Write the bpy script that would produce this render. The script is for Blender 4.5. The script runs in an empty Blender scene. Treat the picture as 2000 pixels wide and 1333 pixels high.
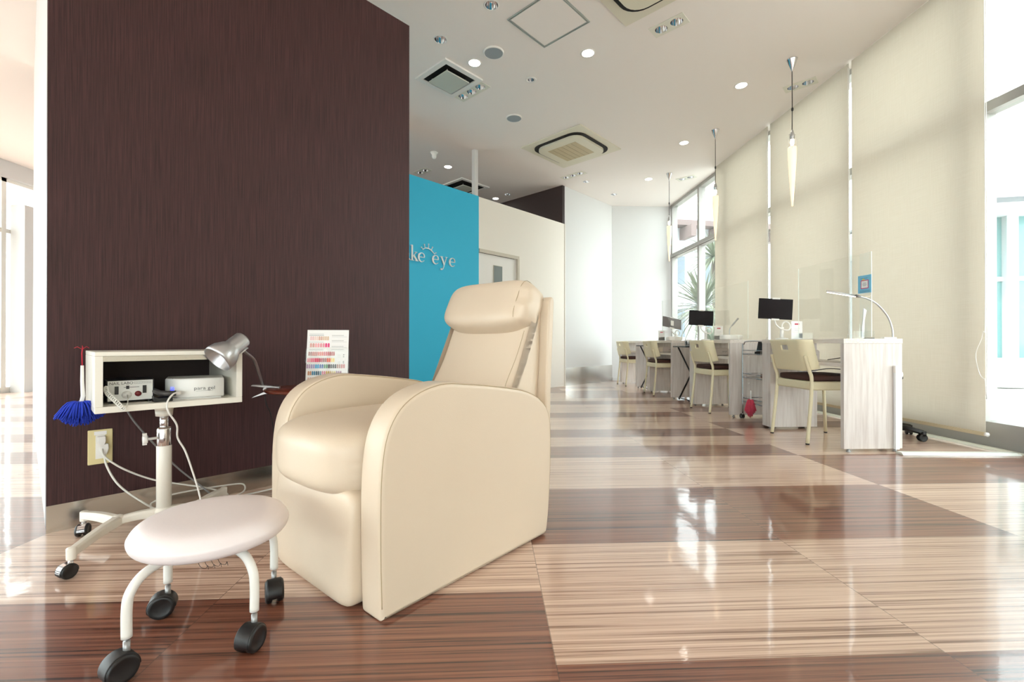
import bpy, bmesh, math, random
from mathutils import Vector, Matrix, noise
random.seed(7)
PI = math.pi
SC = bpy.context.scene
COL = SC.collection
R = math.radians

# ------------------------------------------------------------------ camera, light, exposure
cam = bpy.data.objects.new('camera', bpy.data.cameras.new('camera'))
COL.objects.link(cam)
cam.data.sensor_width = 36.0
cam.data.lens = 16.0
cam.data.clip_start = 0.02
cam.location = (0, 0, 0.69)
cam.rotation_euler = (R(90.2), 0, 0)
SC.camera = cam

SC.view_settings.view_transform = 'Standard'
SC.view_settings.look = 'None'
SC.view_settings.gamma = 1.0
SC.view_settings.exposure = 0.27
SC.view_settings.use_curve_mapping = False

world = bpy.data.worlds.new('bright_overcast_sky')
SC.world = world
world.use_nodes = True
wn = world.node_tree
wbg = wn.nodes['Background']
wbg.inputs['Color'].default_value = (0.97, 0.98, 1.0, 1)
wbg.inputs['Strength'].default_value = 6.0

sun = bpy.data.objects.new('sun', bpy.data.lights.new('sun', 'SUN'))
COL.objects.link(sun)
sun.data.energy = 2.5
sun.data.angle = R(0.6)
sun.data.color = (1.0, 0.94, 0.84)
sun.rotation_euler = Vector((0.42, 0.30, -0.86)).to_track_quat('-Z', 'Y').to_euler()

CEIL = 3.18

# ------------------------------------------------------------------ materials
MATS = {}
def lin(c):
    return tuple(((v/255)/12.92 if v/255 <= .04045 else ((v/255+.055)/1.055)**2.4) for v in c)

def mat(name, rgb, rough=0.5, metal=0.0, spec=0.5, emit=None, coat=0.0, var=0.0, vscale=30, bump=0.0, bscale=80):
    if name in MATS: return MATS[name]
    m = bpy.data.materials.new(name); m.use_nodes = True
    nt = m.node_tree; b = nt.nodes['Principled BSDF']
    c = lin(rgb)
    b.inputs['Base Color'].default_value = (*c, 1)
    b.inputs['Roughness'].default_value = rough
    b.inputs['Metallic'].default_value = metal
    b.inputs['Specular IOR Level'].default_value = spec
    b.inputs['Coat Weight'].default_value = coat
    b.inputs['Coat Roughness'].default_value = 0.05
    tc = nt.nodes.new('ShaderNodeTexCoord')
    if var > 0:
        nz = nt.nodes.new('ShaderNodeTexNoise'); nz.inputs['Scale'].default_value = vscale
        nz.inputs['Detail'].default_value = 3
        mx = nt.nodes.new('ShaderNodeMixRGB')
        mx.inputs[1].default_value = (*[v*(1-var) for v in c], 1)
        mx.inputs[2].default_value = (*[min(1, v*(1+var)) for v in c], 1)
        nt.links.new(tc.outputs['Object'], nz.inputs['Vector'])
        nt.links.new(nz.outputs['Fac'], mx.inputs[0])
        nt.links.new(mx.outputs[0], b.inputs['Base Color'])
    if bump > 0:
        n2 = nt.nodes.new('ShaderNodeTexNoise'); n2.inputs['Scale'].default_value = bscale
        bp = nt.nodes.new('ShaderNodeBump'); bp.inputs['Strength'].default_value = bump
        bp.inputs['Distance'].default_value = 0.002
        nt.links.new(tc.outputs['Object'], n2.inputs['Vector'])
        nt.links.new(n2.outputs['Fac'], bp.inputs['Height'])
        nt.links.new(bp.outputs[0], b.inputs['Normal'])
    if emit:
        b.inputs['Emission Color'].default_value = (*lin(emit[0]), 1)
        b.inputs['Emission Strength'].default_value = emit[1]
    MATS[name] = m
    return m

def grain_mat(name, ca, cb, scale, rough, stretch, contrast=(0.35, 0.65), coat=0.0, coord='Object', bumpd=0.0):
    """two colours mixed by a noise stretched along one axis"""
    m = bpy.data.materials.new(name); m.use_nodes = True
    nt = m.node_tree; b = nt.nodes['Principled BSDF']
    tc = nt.nodes.new('ShaderNodeTexCoord'); mp = nt.nodes.new('ShaderNodeMapping')
    mp.inputs['Scale'].default_value = stretch
    nz = nt.nodes.new('ShaderNodeTexNoise'); nz.inputs['Scale'].default_value = scale
    nz.inputs['Detail'].default_value = 4; nz.inputs['Roughness'].default_value = 0.6
    rp = nt.nodes.new('ShaderNodeValToRGB')
    rp.color_ramp.elements[0].position = contrast[0]; rp.color_ramp.elements[1].position = contrast[1]
    rp.color_ramp.elements[0].color = (*lin(ca), 1); rp.color_ramp.elements[1].color = (*lin(cb), 1)
    nt.links.new(tc.outputs[coord], mp.inputs[0]); nt.links.new(mp.outputs[0], nz.inputs['Vector'])
    nt.links.new(nz.outputs['Fac'], rp.inputs[0]); nt.links.new(rp.outputs[0], b.inputs['Base Color'])
    b.inputs['Roughness'].default_value = rough
    b.inputs['Coat Weight'].default_value = coat
    b.inputs['Coat Roughness'].default_value = 0.04
    MATS[name] = m
    return m

def floor_mat(name, ca, cb, cc):
    m = bpy.data.materials.new(name); m.use_nodes = True
    nt = m.node_tree; N = nt.nodes; L = nt.links; b = N['Principled BSDF']
    tc = N.new('ShaderNodeTexCoord')
    mp = N.new('ShaderNodeMapping'); mp.inputs['Scale'].default_value = (0.28, 36.0, 1)
    at = N.new('ShaderNodeAttribute'); at.attribute_name = 'shift'
    ad = N.new('ShaderNodeVectorMath'); ad.operation = 'ADD'
    L.new(tc.outputs['Object'], ad.inputs[0]); L.new(at.outputs['Vector'], ad.inputs[1])
    L.new(ad.outputs[0], mp.inputs[0])
    n1 = N.new('ShaderNodeTexNoise'); n1.inputs['Scale'].default_value = 2.2; n1.inputs['Detail'].default_value = 6
    n1.inputs['Roughness'].default_value = 0.75; n1.inputs['Distortion'].default_value = 0.25
    L.new(mp.outputs[0], n1.inputs['Vector'])
    rp = N.new('ShaderNodeValToRGB'); e = rp.color_ramp.elements
    e[0].position = 0.39; e[0].color = (*lin(ca), 1)
    e[1].position = 0.62; e[1].color = (*lin(cc), 1)
    k = e.new(0.475); k.color = (*lin(cb), 1)
    L.new(n1.outputs['Fac'], rp.inputs[0])
    # grout lines in the plank grid (0.87 x 0.29)
    sx = N.new('ShaderNodeSeparateXYZ'); L.new(tc.outputs['Object'], sx.inputs[0])
    def line(out, off, size, w):
        a = N.new('ShaderNodeMath'); a.operation = 'SUBTRACT'; a.inputs[1].default_value = off - 50*size
        L.new(out, a.inputs[0])
        d = N.new('ShaderNodeMath'); d.operation = 'DIVIDE'; d.inputs[1].default_value = size; L.new(a.outputs[0], d.inputs[0])
        f = N.new('ShaderNodeMath'); f.operation = 'FRACT'; L.new(d.outputs[0], f.inputs[0])
        s = N.new('ShaderNodeMath'); s.operation = 'LESS_THAN'; s.inputs[1].default_value = w/size; L.new(f.outputs[0], s.inputs[0])
        return s.outputs[0]
    lx = line(sx.outputs[0], 0.138, 0.87, 0.0022)
    ly = line(sx.outputs[1], 0.97, 0.29, 0.0012)
    mxx = N.new('ShaderNodeMath'); mxx.operation = 'MAXIMUM'; L.new(lx, mxx.inputs[0]); L.new(ly, mxx.inputs[1])
    ml = N.new('ShaderNodeMath'); ml.operation = 'MULTIPLY'; ml.inputs[1].default_value = 0.6; L.new(mxx.outputs[0], ml.inputs[0])
    mix = N.new('ShaderNodeMixRGB'); mix.inputs[2].default_value = (*lin((70, 52, 45)), 1)
    L.new(ml.outputs[0], mix.inputs[0]); L.new(rp.outputs[0], mix.inputs[1])
    L.new(mix.outputs[0], b.inputs['Base Color'])
    b.inputs['Roughness'].default_value = 0.30
    b.inputs['Coat Weight'].default_value = 0.75
    b.inputs['Coat Roughness'].default_value = 0.05
    b.inputs['Coat IOR'].default_value = 1.55
    n2 = N.new('ShaderNodeTexNoise'); n2.inputs['Scale'].default_value = 9; n2.inputs['Detail'].default_value = 2
    bp = N.new('ShaderNodeBump'); bp.inputs['Strength'].default_value = 0.10; bp.inputs['Distance'].default_value = 0.006
    L.new(tc.outputs['Object'], n2.inputs['Vector']); L.new(n2.outputs['Fac'], bp.inputs['Height'])
    n3 = N.new('ShaderNodeTexNoise'); n3.inputs['Scale'].default_value = 160; n3.inputs['Detail'].default_value = 1
    b3 = N.new('ShaderNodeBump'); b3.inputs['Strength'].default_value = 0.06; b3.inputs['Distance'].default_value = 0.0008
    L.new(tc.outputs['Object'], n3.inputs['Vector']); L.new(n3.outputs['Fac'], b3.inputs['Height'])
    L.new(bp.outputs[0], b3.inputs['Normal']); L.new(b3.outputs[0], b.inputs['Coat Normal'])
    MATS[name] = m
    return m

def glass_mat(name, tint, refl=0.08, alpha=0.0):
    m = bpy.data.materials.new(name); m.use_nodes = True
    nt = m.node_tree; nt.nodes.remove(nt.nodes['Principled BSDF'])
    out = nt.nodes['Material Output']
    tr = nt.nodes.new('ShaderNodeBsdfTransparent'); tr.inputs[0].default_value = (*tint, 1)
    gl = nt.nodes.new('ShaderNodeBsdfGlossy'); gl.inputs['Roughness'].default_value = 0.02
    mx = nt.nodes.new('ShaderNodeMixShader')
    lw = nt.nodes.new('ShaderNodeLayerWeight'); lw.inputs[0].default_value = 0.35
    ml = nt.nodes.new('ShaderNodeMath'); ml.operation = 'MULTIPLY_ADD'
    ml.inputs[1].default_value = refl*3; ml.inputs[2].default_value = refl*0.4
    nt.links.new(lw.outputs['Fresnel'], ml.inputs[0]); nt.links.new(ml.outputs[0], mx.inputs[0])
    nt.links.new(tr.outputs[0], mx.inputs[1]); nt.links.new(gl.outputs[0], mx.inputs[2])
    nt.links.new(mx.outputs[0], out.inputs[0])
    MATS[name] = m
    return m

def blind_mat():
    m = bpy.data.materials.new('blind_fabric'); m.use_nodes = True
    nt = m.node_tree; N = nt.nodes; L = nt.links; N.remove(N['Principled BSDF'])
    out = N['Material Output']
    tc = N.new('ShaderNodeTexCoord')
    def weave(stretch):
        mp = N.new('ShaderNodeMapping'); mp.inputs['Scale'].default_value = stretch
        nz = N.new('ShaderNodeTexNoise'); nz.inputs['Scale'].default_value = 6; nz.inputs['Detail'].default_value = 3
        L.new(tc.outputs['Object'], mp.inputs[0]); L.new(mp.outputs[0], nz.inputs['Vector'])
        return nz.outputs['Fac']
    a, c = weave((1, 40, 1)), weave((1, 1, 40))
    ad = N.new('ShaderNodeMath'); ad.operation = 'ADD'; L.new(a, ad.inputs[0]); L.new(c, ad.inputs[1])
    rp = N.new('ShaderNodeValToRGB'); e = rp.color_ramp.elements
    e[0].position = 0.7; e[1].position = 1.0
    e[0].color = (0.87, 0.82, 0.735, 1); e[1].color = (0.91, 0.865, 0.785, 1)
    hv = N.new('ShaderNodeMath'); hv.operation = 'MULTIPLY'; hv.inputs[1].default_value = 0.85
    L.new(ad.outputs[0], hv.inputs[0]); L.new(hv.outputs[0], rp.inputs[0])
    df = N.new('ShaderNodeBsdfDiffuse'); tl = N.new('ShaderNodeBsdfTranslucent')
    sc = N.new('ShaderNodeMixRGB'); sc.blend_type = 'MULTIPLY'; sc.inputs[0].default_value = 1
    sc.inputs[2].default_value = (0.70, 0.69, 0.68, 1)
    L.new(rp.outputs[0], sc.inputs[1]); L.new(sc.outputs[0], tl.inputs[0]); L.new(rp.outputs[0], df.inputs[0])
    mx = N.new('ShaderNodeMixShader'); mx.inputs[0].default_value = 0.6
    L.new(df.outputs[0], mx.inputs[1]); L.new(tl.outputs[0], mx.inputs[2]); L.new(mx.outputs[0], out.inputs[0])
    MATS['blind'] = m
    return m

M_wall = mat('white_wall_paint', (212, 212, 211), 0.6, bump=0.08, bscale=120)
M_ceil = mat('ceiling_paint', (243, 237, 232), 0.7)
M_cream = mat('cream_wall_paint', (240, 235, 226), 0.6)
M_brown = grain_mat('dark_wood_laminate', (38, 16, 15), (76, 44, 46), 9.0, 0.55, (30, 30, 0.5), (0.3, 0.72))
MATS['dark_wood_laminate'].node_tree.nodes['Principled BSDF'].inputs['Specular IOR Level'].default_value = 0.38
M_brown2 = mat('dark_brown_board', (46, 30, 28), 0.55)
M_blue = mat('turquoise_paint', (50, 188, 228), 0.6)
M_steel = mat('brushed_steel', (200, 196, 190), 0.22, 1.0, bump=0.05, bscale=20)
M_alu = mat('grey_aluminium', (160, 160, 160), 0.4, 0.6)
M_frame = mat('window_frame_grey', (168, 166, 162), 0.45, 0.3)
M_leather = mat('cream_leather', (217, 199, 177), 0.42, coat=0.08, var=0.02, vscale=6, bump=0.12, bscale=320)
M_seam = mat('leather_seam', (176, 156, 124), 0.7)
M_vinyl = mat('white_vinyl', (238, 228, 228), 0.38, coat=0.15, var=0.02, vscale=8, bump=0.1, bscale=200)
M_wpaint = mat('white_enamel', (238, 236, 230), 0.32, coat=0.3)
M_cpaint = mat('cream_enamel', (238, 233, 222), 0.34, coat=0.2)
M_chair = mat('cream_chair_paint', (232, 222, 188), 0.4)
M_seat = mat('brown_seat_fabric', (66, 36, 28), 0.75, bump=0.2, bscale=300)
M_black = mat('black_plastic', (26, 25, 26), 0.42)
M_caster = mat('black_caster', (25, 24, 25), 0.42, var=0.1, vscale=60)
M_chrome = mat('chrome', (225, 225, 228), 0.08, 1.0)
M_cart = mat('cart_chrome', (168, 170, 174), 0.16, 1.0)
M_screen = mat('dark_screen', (16, 12, 14), 0.4, spec=0.15)
M_wplastic = mat('white_plastic', (238, 236, 232), 0.35)
M_paper = mat('white_paper', (245, 243, 242), 0.6)
M_grey = mat('grey_cloth', (150, 158, 162), 0.7)
M_silver = mat('silver_paint', (190, 190, 192), 0.3, 0.75)
M_desk = grain_mat('pale_ash_laminate', (204, 194, 188), (221, 214, 209), 3.5, 0.4, (14, 14, 0.8), (0.35, 0.6))
M_desktop = grain_mat('pale_ash_desktop', (212, 200, 190), (234, 226, 218), 5.0, 0.35, (16, 1, 16), (0.3, 0.6))
M_acrylic = glass_mat('clear_acrylic', (0.988, 0.992, 0.986), 0.028)
M_glass = glass_mat('window_glass', (0.93, 0.98, 0.97), 0.06)
M_acredge = mat('acrylic_edge', (235, 240, 232), 0.2)
M_teal = mat('teal_glass', (104, 146, 148), 0.08)
M_cord = mat('white_cord', (226, 224, 216), 0.45)
M_gcord = mat('grey_cord', (120, 118, 118), 0.5)
M_bcord = mat('black_cord', (20, 18, 20), 0.5)
M_bluefl = mat('blue_fibre', (32, 62, 190), 0.8, var=0.35, vscale=50)
M_pink = mat('pink_fibre', (232, 84, 110), 0.8, var=0.2, vscale=60)
M_red = mat('red_string', (190, 20, 50), 0.6)
M_ivory = mat('ivory_plate', (226, 212, 160), 0.4)
M_redwood = mat('red_brown_wood', (112, 46, 28), 0.28, coat=0.4, var=0.15, vscale=14)
M_bulb = mat('lit_lens', (255, 250, 240), 0.4, emit=((255, 248, 236), 14))
M_cone = mat('frosted_cone', (252, 238, 218), 0.3, emit=((255, 226, 190), 0.55))
M_filament = mat('warm_bulb', (255, 240, 220), 0.3, emit=((255, 226, 186), 9))
M_led = mat('led_strip', (255, 236, 214), 0.3, emit=((255, 232, 206), 4))
M_bluedig = mat('blue_digits', (60, 70, 255), 0.4, emit=((60, 70, 255), 3))
M_outwall = mat('outdoor_white_render', (196, 200, 204), 0.8)
M_ground = mat('outdoor_paving', (215, 212, 206), 0.8)
M_palm = mat('palm_leaf', (116, 124, 104), 0.6, var=0.3, vscale=5)
M_trunk = mat('palm_trunk', (96, 84, 74), 0.9)
M_panel = mat('spot_panel', (226, 225, 212), 0.5)
M_acgrey = mat('ac_ivory', (226, 222, 204), 0.5)
M_grille = mat('ac_grille', (196, 182, 148), 0.6)
M_dark = mat('dark_slot', (14, 12, 12), 0.7)
M_speaker = mat('speaker_mesh', (158, 168, 174), 0.7)
M_brownitem = mat('brown_leather', (96, 52, 34), 0.5)

FL = floor_mat('floor_light', (136, 102, 84), (203, 170, 150), (232, 206, 188))
FD = floor_mat('floor_dark', (50, 26, 20), (122, 74, 57), (152, 102, 82))
BLIND = blind_mat()

# ------------------------------------------------------------------ geometry helpers
class MB:
    """collects shapes, each in the local frame of its thing, into one mesh"""
    def __init__(s): s.bm = bmesh.new()
    def add(s, verts, faces, smooth=True, mi=0):
        vs = [s.bm.verts.new(v) for v in verts]
        for f in faces:
            try:
                fc = s.bm.faces.new([vs[i] for i in f]); fc.smooth = smooth; fc.material_index = mi
            except ValueError: pass
        return vs
    def box(s, x0, x1, y0, y1, z0, z1, M=None, mi=0):
        v = [Vector((x, y, z)) for x in (x0, x1) for y in (y0, y1) for z in (z0, z1)]
        if M: v = [M @ p for p in v]
        s.add(v, [(0,1,3,2), (4,6,7,5), (0,4,5,1), (2,3,7,6), (0,2,6,4), (1,5,7,3)], False, mi)
        return s
    def lathe(s, prof, c=(0,0,0), n=32, M=None, mi=0, cap=True):
        vs = []; m = len(prof)
        for r, z in prof:
            for k in range(n):
                a = 2*PI*k/n
                p = Vector((r*math.cos(a), r*math.sin(a), z))
                if M: p = M @ p
                vs.append(p + Vector(c))
        fs = [(j*n+k, j*n+(k+1) % n, (j+1)*n+(k+1) % n, (j+1)*n+k) for j in range(m-1) for k in range(n)]
        if cap:
            if prof[0][0] > 1e-5: fs.append(tuple(range(n))[::-1])
            if prof[-1][0] > 1e-5: fs.append(tuple((m-1)*n+k for k in range(n)))
        s.add(vs, fs, True, mi); return s
    def tube(s, pts, r, n=10, mi=0, smooth=0, closed=False):
        pts = [Vector(p) for p in pts]
        if smooth: pts = spline(pts, smooth)
        rs = r if isinstance(r, (list, tuple)) else [r]*len(pts)
        if len(rs) != len(pts):
            rs = [rs[0] + (rs[-1]-rs[0])*i/(len(pts)-1) for i in range(len(pts))]
        vs = []; up = None
        for i, p in enumerate(pts):
            a = pts[max(i-1, 0)]; b = pts[min(i+1, len(pts)-1)]
            t = (b-a).normalized()
            if up is None:
                up = Vector((0,0,1)) if abs(t.z) < .9 else Vector((1,0,0))
            side = t.cross(up)
            if side.length < 1e-4: side = t.cross(Vector((0, 1, 0)))
            side.normalize(); up = side.cross(t).normalized()
            for k in range(n):
                an = 2*PI*k/n
                vs.append(p + (side*math.cos(an) + up*math.sin(an))*rs[i])
        m = len(pts)
        fs = [(j*n+k, j*n+(k+1) % n, (j+1)*n+(k+1) % n, (j+1)*n+k) for j in range(m-1) for k in range(n)]
        fs += [tuple(range(n))[::-1], tuple((m-1)*n+k for k in range(n))]
        s.add(vs, fs, True, mi); return s
    def cyl(s, a, b, r, n=20, r2=None, mi=0):
        return s.tube([a, b], [r, r if r2 is None else r2], n, mi)
    def prism(s, poly, a0, a1, axis='y', M=None, smooth=False, mi=0, bev=0.0):
        """polygon extruded along an axis; bev rounds both rims"""
        def P(u, v, w):
            p = {'y': (u, w, v), 'x': (w, u, v), 'z': (u, v, w)}[axis]
            p = Vector(p); return M @ p if M else p
        n = len(poly)
        cx = sum(p[0] for p in poly)/n; cy = sum(p[1] for p in poly)/n
        def inset(d):
            out = []
            for i in range(n):
                p0, p1, p2 = Vector(poly[i-1]), Vector(poly[i]), Vector(poly[(i+1) % n])
                e = ((p1-p0).normalized() + (p2-p1).normalized()).normalized()
                nn = Vector((-e.y, e.x))
                if area > 0: q = p1 + nn*d
                else: q = p1 - nn*d
                out.append((q.x, q.y))
            return out
        area = sum(poly[i][0]*poly[(i+1) % n][1]-poly[(i+1) % n][0]*poly[i][1] for i in range(n))
        rings = []
        if bev:
            for k in range(5):
                a = PI/2*k/4
                rings.append((inset(bev*(1-math.sin(a))), a0+bev*(1-math.cos(a))))
            for k in range(5):
                a = PI/2*(1-k/4)
                rings.append((inset(bev*(1-math.sin(a))), a1-bev*(1-math.cos(a))))
        else: rings = [(poly, a0), (poly, a1)]
        vs = [P(p[0], p[1], w) for ring, w in rings for p in ring]
        m = len(rings)
        fs = [(j*n+k, j*n+(k+1) % n, (j+1)*n+(k+1) % n, (j+1)*n+k) for j in range(m-1) for k in range(n)]
        b = s.add(vs, fs, smooth or bev > 0, mi)
        for base in (range(n), range((m-1)*n, m*n)):
            try:
                f = s.bm.faces.new([b[i] for i in base]); f.smooth = False; f.material_index = mi
            except ValueError: pass
        return s
    def cushion(s, c, size, p=4.0, n=14, M=None, fn=None, mi=0):
        """rounded pillow: a cube pushed towards a superellipsoid"""
        hx, hy, hz = [v/2 for v in size]
        idx = {}; vs = []; fs = []
        def vert(u, v, w):
            k = (round(u, 5), round(v, 5), round(w, 5))
            if k not in idx:
                L = (abs(u)**p + abs(v)**p + abs(w)**p)**(1/p)
                q = Vector((u/L*hx, v/L*hy, w/L*hz))
                if fn: q = fn(q)
                if M: q = M @ q
                idx[k] = len(vs); vs.append(q + Vector(c))
            return idx[k]
        g = [math.sin(PI/2*(-1+2*i/n)) if p < 5 else -1+2*i/n for i in range(n+1)]
        g = [-1+2*i/n for i in range(n+1)]
        for ax in range(3):
            for sg in (-1, 1):
                for i in range(n):
                    for j in range(n):
                        q = []
                        for (a, b) in ((g[i], g[j]), (g[i+1], g[j]), (g[i+1], g[j+1]), (g[i], g[j+1])):
                            t = [a, b]; t.insert(ax, sg); q.append(vert(*t))
                        fs.append(tuple(q))
        s.add(vs, fs, True, mi); return s
    def build(s, name, m, parent=None, bevel=0.0, seg=2, sub=0, loc=None, rotz=0):
        bmesh.ops.recalc_face_normals(s.bm, faces=s.bm.faces[:])
        me = bpy.data.meshes.new(name); s.bm.to_mesh(me); s.bm.free()
        for x in (m if isinstance(m, list) else [m]): me.materials.append(x)
        o = bpy.data.objects.new(name, me); COL.objects.link(o)
        if parent: o.parent = parent
        if loc is not None: o.location = loc
        if rotz: o.rotation_euler = (0, 0, rotz)
        if bevel:
            b = o.modifiers.new('bevel', 'BEVEL'); b.width = bevel; b.segments = seg; b.limit_method = 'ANGLE'; b.angle_limit = R(40)
            for p in me.polygons: p.use_smooth = True
            try: b.harden_normals = True
            except Exception: pass
        if sub:
            d = o.modifiers.new('sub', 'SUBSURF'); d.levels = sub; d.render_levels = sub
        return o

def spline(pts, k=6):
    pts = [Vector(p) for p in pts]; out = []
    for i in range(len(pts)-1):
        p0 = pts[max(i-1, 0)]; p1 = pts[i]; p2 = pts[i+1]; p3 = pts[min(i+2, len(pts)-1)]
        for j in range(k):
            t = j/k
            out.append(0.5*((2*p1)+(p2-p0)*t+(2*p0-5*p1+4*p2-p3)*t*t+(3*p1-p0-3*p2+p3)*t**3))
    out.append(pts[-1]); return out
def spl2(pts, k=6): return [(p.x, p.y) for p in spline([Vector((a, b, 0)) for a, b in pts], k)]

def thing(name, label, cat, loc=(0,0,0), rotz=0, group=None):
    o = bpy.data.objects.new(name, None); COL.objects.link(o)
    o.empty_display_size = 0.05
    o.location = loc; o.rotation_euler = (0, 0, rotz)
    o['label'] = label; o['category'] = cat
    if group: o['group'] = group
    return o
def tag(o, label, cat, group=None):
    o['label'] = label; o['category'] = cat
    if group: o['group'] = group
    return o
def struct(o): o['kind'] = 'structure'; return o
def dup(root, loc, rotz, label, group=None):
    r = root.copy(); COL.objects.link(r); r.location = loc; r.rotation_euler = (0, 0, rotz)
    r['label'] = label
    if group: r['group'] = group
    for ch in list(root.children):
        c = ch.copy(); COL.objects.link(c); c.parent = r
        for g in ch.children:
            d = g.copy(); COL.objects.link(d); d.parent = c
    return r
def text(name, s, size, m, parent, loc, rot, extrude=0.0006, align='CENTER', scale=(1,1,1)):
    cu = bpy.data.curves.new(name, 'FONT'); cu.body = s; cu.size = size; cu.extrude = extrude
    cu.align_x = align; cu.align_y = 'CENTER'; cu.resolution_u = 3
    t = bpy.data.objects.new(name + '_tmp', cu); COL.objects.link(t)
    bpy.context.view_layer.update()
    me = bpy.data.meshes.new_from_object(t.evaluated_get(bpy.context.evaluated_depsgraph_get()))
    bpy.data.objects.remove(t)
    o = bpy.data.objects.new(name, me); COL.objects.link(o)
    me.materials.clear(); me.materials.append(m)
    o.parent = parent; o.location = loc; o.rotation_euler = rot; o.scale = scale
    return o

# frames: the partition walls run at 47 degrees, the window wall at 2.7 degrees
WA = math.atan2(.7314, .682)
WO = Vector((-1.684, 1.647, 0))
def W(s, y, z=0):
    return (WO.x + s*.682 - y*.7314, WO.y + s*.7314 + y*.682, z)
NA = R(2.7)
def V(lx, ly, z=0):
    return (3.2745 + lx*math.cos(NA) - ly*math.sin(NA), lx*math.sin(NA) + ly*math.cos(NA), z)
def wbox(name, s0, s1, y0, y1, z0, z1, m, **k):
    return MB().box(s0, s1, y0, y1, z0, z1).build(name, m, loc=tuple(WO), rotz=WA, **k)
def vbox(name, x0, x1, y0, y1, z0, z1, m, **k):
    return MB().box(x0, x1, y0, y1, z0, z1).build(name, m, loc=(3.2745, 0, 0), rotz=NA, **k)

# ------------------------------------------------------------------ floor
TA = R(2.6)
def make_floor():
    bm = bmesh.new(); lay = bm.faces.layers.int.new('dummy')
    rnd = random.Random(3)
    cells = []
    for c in range(-14, 5):
        for r in range(-20, 46):
            x0 = 0.138 + c*0.87; y0 = 0.97 + r*0.29
            f = bm.faces.new([bm.verts.new(p) for p in ((x0, y0, 0), (x0+.87, y0, 0), (x0+.87, y0+.29, 0), (x0, y0+.29, 0))])
            pat = {-1: 1, -2: 1, 0: 0, 1: 0, 2: 1, 3: 1, 4: 0, 5: 0, 6: 1, 7: 0, 8: 1, 9: 0, 10: 0, 11: 1, 12: 0, 13: 0, 14: 1, 15: 0}
            if c >= 2:
                pat.update({0: 0, 1: 0, 2: 0, 3: 0, 4: 1, 5: 1, 6: 0, 7: 0, 8: 0, 9: 1, 10: 0, 11: 0, 12: 1})
                if c == 2 and False: pass
            if c == 1: pat.update({-1: 1})
            if c <= -1: pat.update({0: 1, -1: 1, 1: 0, 2: 0, 3: 0})
            if c <= -3: pat.update({0: 1, 1: 1, 2: 1, 3: 1, 4: 0})
            d = pat.get(r, 1 if rnd.random() < .38 else 0)
            f.material_index = d
            cells.append((rnd.uniform(0, 40), rnd.uniform(0, 9), 0))
    me = bpy.data.meshes.new('floor'); bm.to_mesh(me); bm.free()
    me.materials.append(FL); me.materials.append(FD)
    a = me.attributes.new('shift', 'FLOAT_VECTOR', 'FACE')
    for i, v in enumerate(cells): a.data[i].vector = v
    o = bpy.data.objects.new('floor', me); COL.objects.link(o)
    o.rotation_euler = (0, 0, TA)
    return struct(o)
make_floor()
struct(MB().box(-25, 35, -25, 45, -0.12, -0.03).build('ground', M_ground))

# ------------------------------------------------------------------ shell
def ceiling():
    # the ceiling ends just past the window wall, as a slab
    a = V(0.25, -5.2); b = V(0.25, 8.6)
    poly = [(a[0], a[1]), (b[0], b[1]), (-4.0, 13), (-4.0, 9.3), (-7.2, 9.3), (-7.2, -5.2)]
    return MB().prism(poly, CEIL, CEIL+.25, 'z').build('ceiling', M_ceil)
CEILING = struct(ceiling())
HOLES = []
# brown partition with its white side wall
struct(wbox('wall_brown', 0.0, 1.548, 0.0, 0.08, 0, 2.63, M_brown))
struct(wbox('wall_left', 0.0, 0.08, 0.0802, 3.6, 0, CEIL-.001, M_wall))
struct(wbox('baseboard_left', 0.0, 1.548, -0.006, -0.0002, 0.0, 0.098, M_steel))
struct(wbox('wall_inner', 1.468, 1.548, 0.0802, 1.955, 0, 2.63, M_wall))
# turquoise, cream, white
struct(wbox('wall_blue', 1.5485, 3.943, 1.96, 2.04, 0, 2.58, M_blue))
cw = MB()
cw.box(3.943, 4.709, 1.96, 2.04, 1.895, 2.575)
cw.box(4.709, 5.799, 1.96, 2.04, 0, 2.575)
struct(cw.build('wall_cream', M_cream, loc=tuple(WO), rotz=WA))
dr = struct(wbox('door_1', 3.945, 4.672, 1.985, 2.02, 0.005, 1.86, M_wplastic))
fr = MB(); fr.box(3.944, 4.709, 1.945, 1.975, 1.862, 1.905); fr.box(4.672, 4.712, 1.945, 1.975, 0.001, 1.862)
struct(fr.build('trim_1', mat('door_frame', (206, 198, 182), .5), loc=tuple(WO), rotz=WA))
sw = wbox('door_window', 4.232, 4.389, 1.971, 1.9745, 0.85, 1.723, mat('frosted_slot', (128, 138, 138), .3)); sw.parent = dr
sw.location = (0, 0, 0); sw.rotation_euler = (0, 0, 0)
pf = MB(); pf.box(4.226, 4.395, 1.975, 1.979, .844, 1.729); q = pf.build('window_rim', mat('rim', (212, 204, 186), .5), dr)
q.location = (0, 0, 0)
struct(wbox('wall_back_left', 5.8, 7.233, 1.96, 2.2, 0, CEIL-.001, M_wall))
struct(wbox('baseboard_back', 5.803, 7.233, 1.952, 1.9598, 0, 0.285, M_steel))
struct(wbox('trim_2', 5.790, 5.8035, 1.948, 1.9599, 0.0, 2.575, M_cream))
struct(wbox('pillar', 3.885, 3.943, 1.975, 2.03, 2.5805, CEIL-.001, M_wall))
bw = MB().box(5.74, 5.7995, 1.9605, 2.0405, 2.5755, CEIL-.001).box(5.74, 5.7995, 2.0405, 5.6, 0, CEIL-.001)
struct(bw.build('wall_brown_back', M_brown2, loc=tuple(WO), rotz=WA))
struct(wbox('wall_back_room', 1.55, 5.8, 5.6, 5.7, 0, CEIL-.001, M_brown2))
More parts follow.
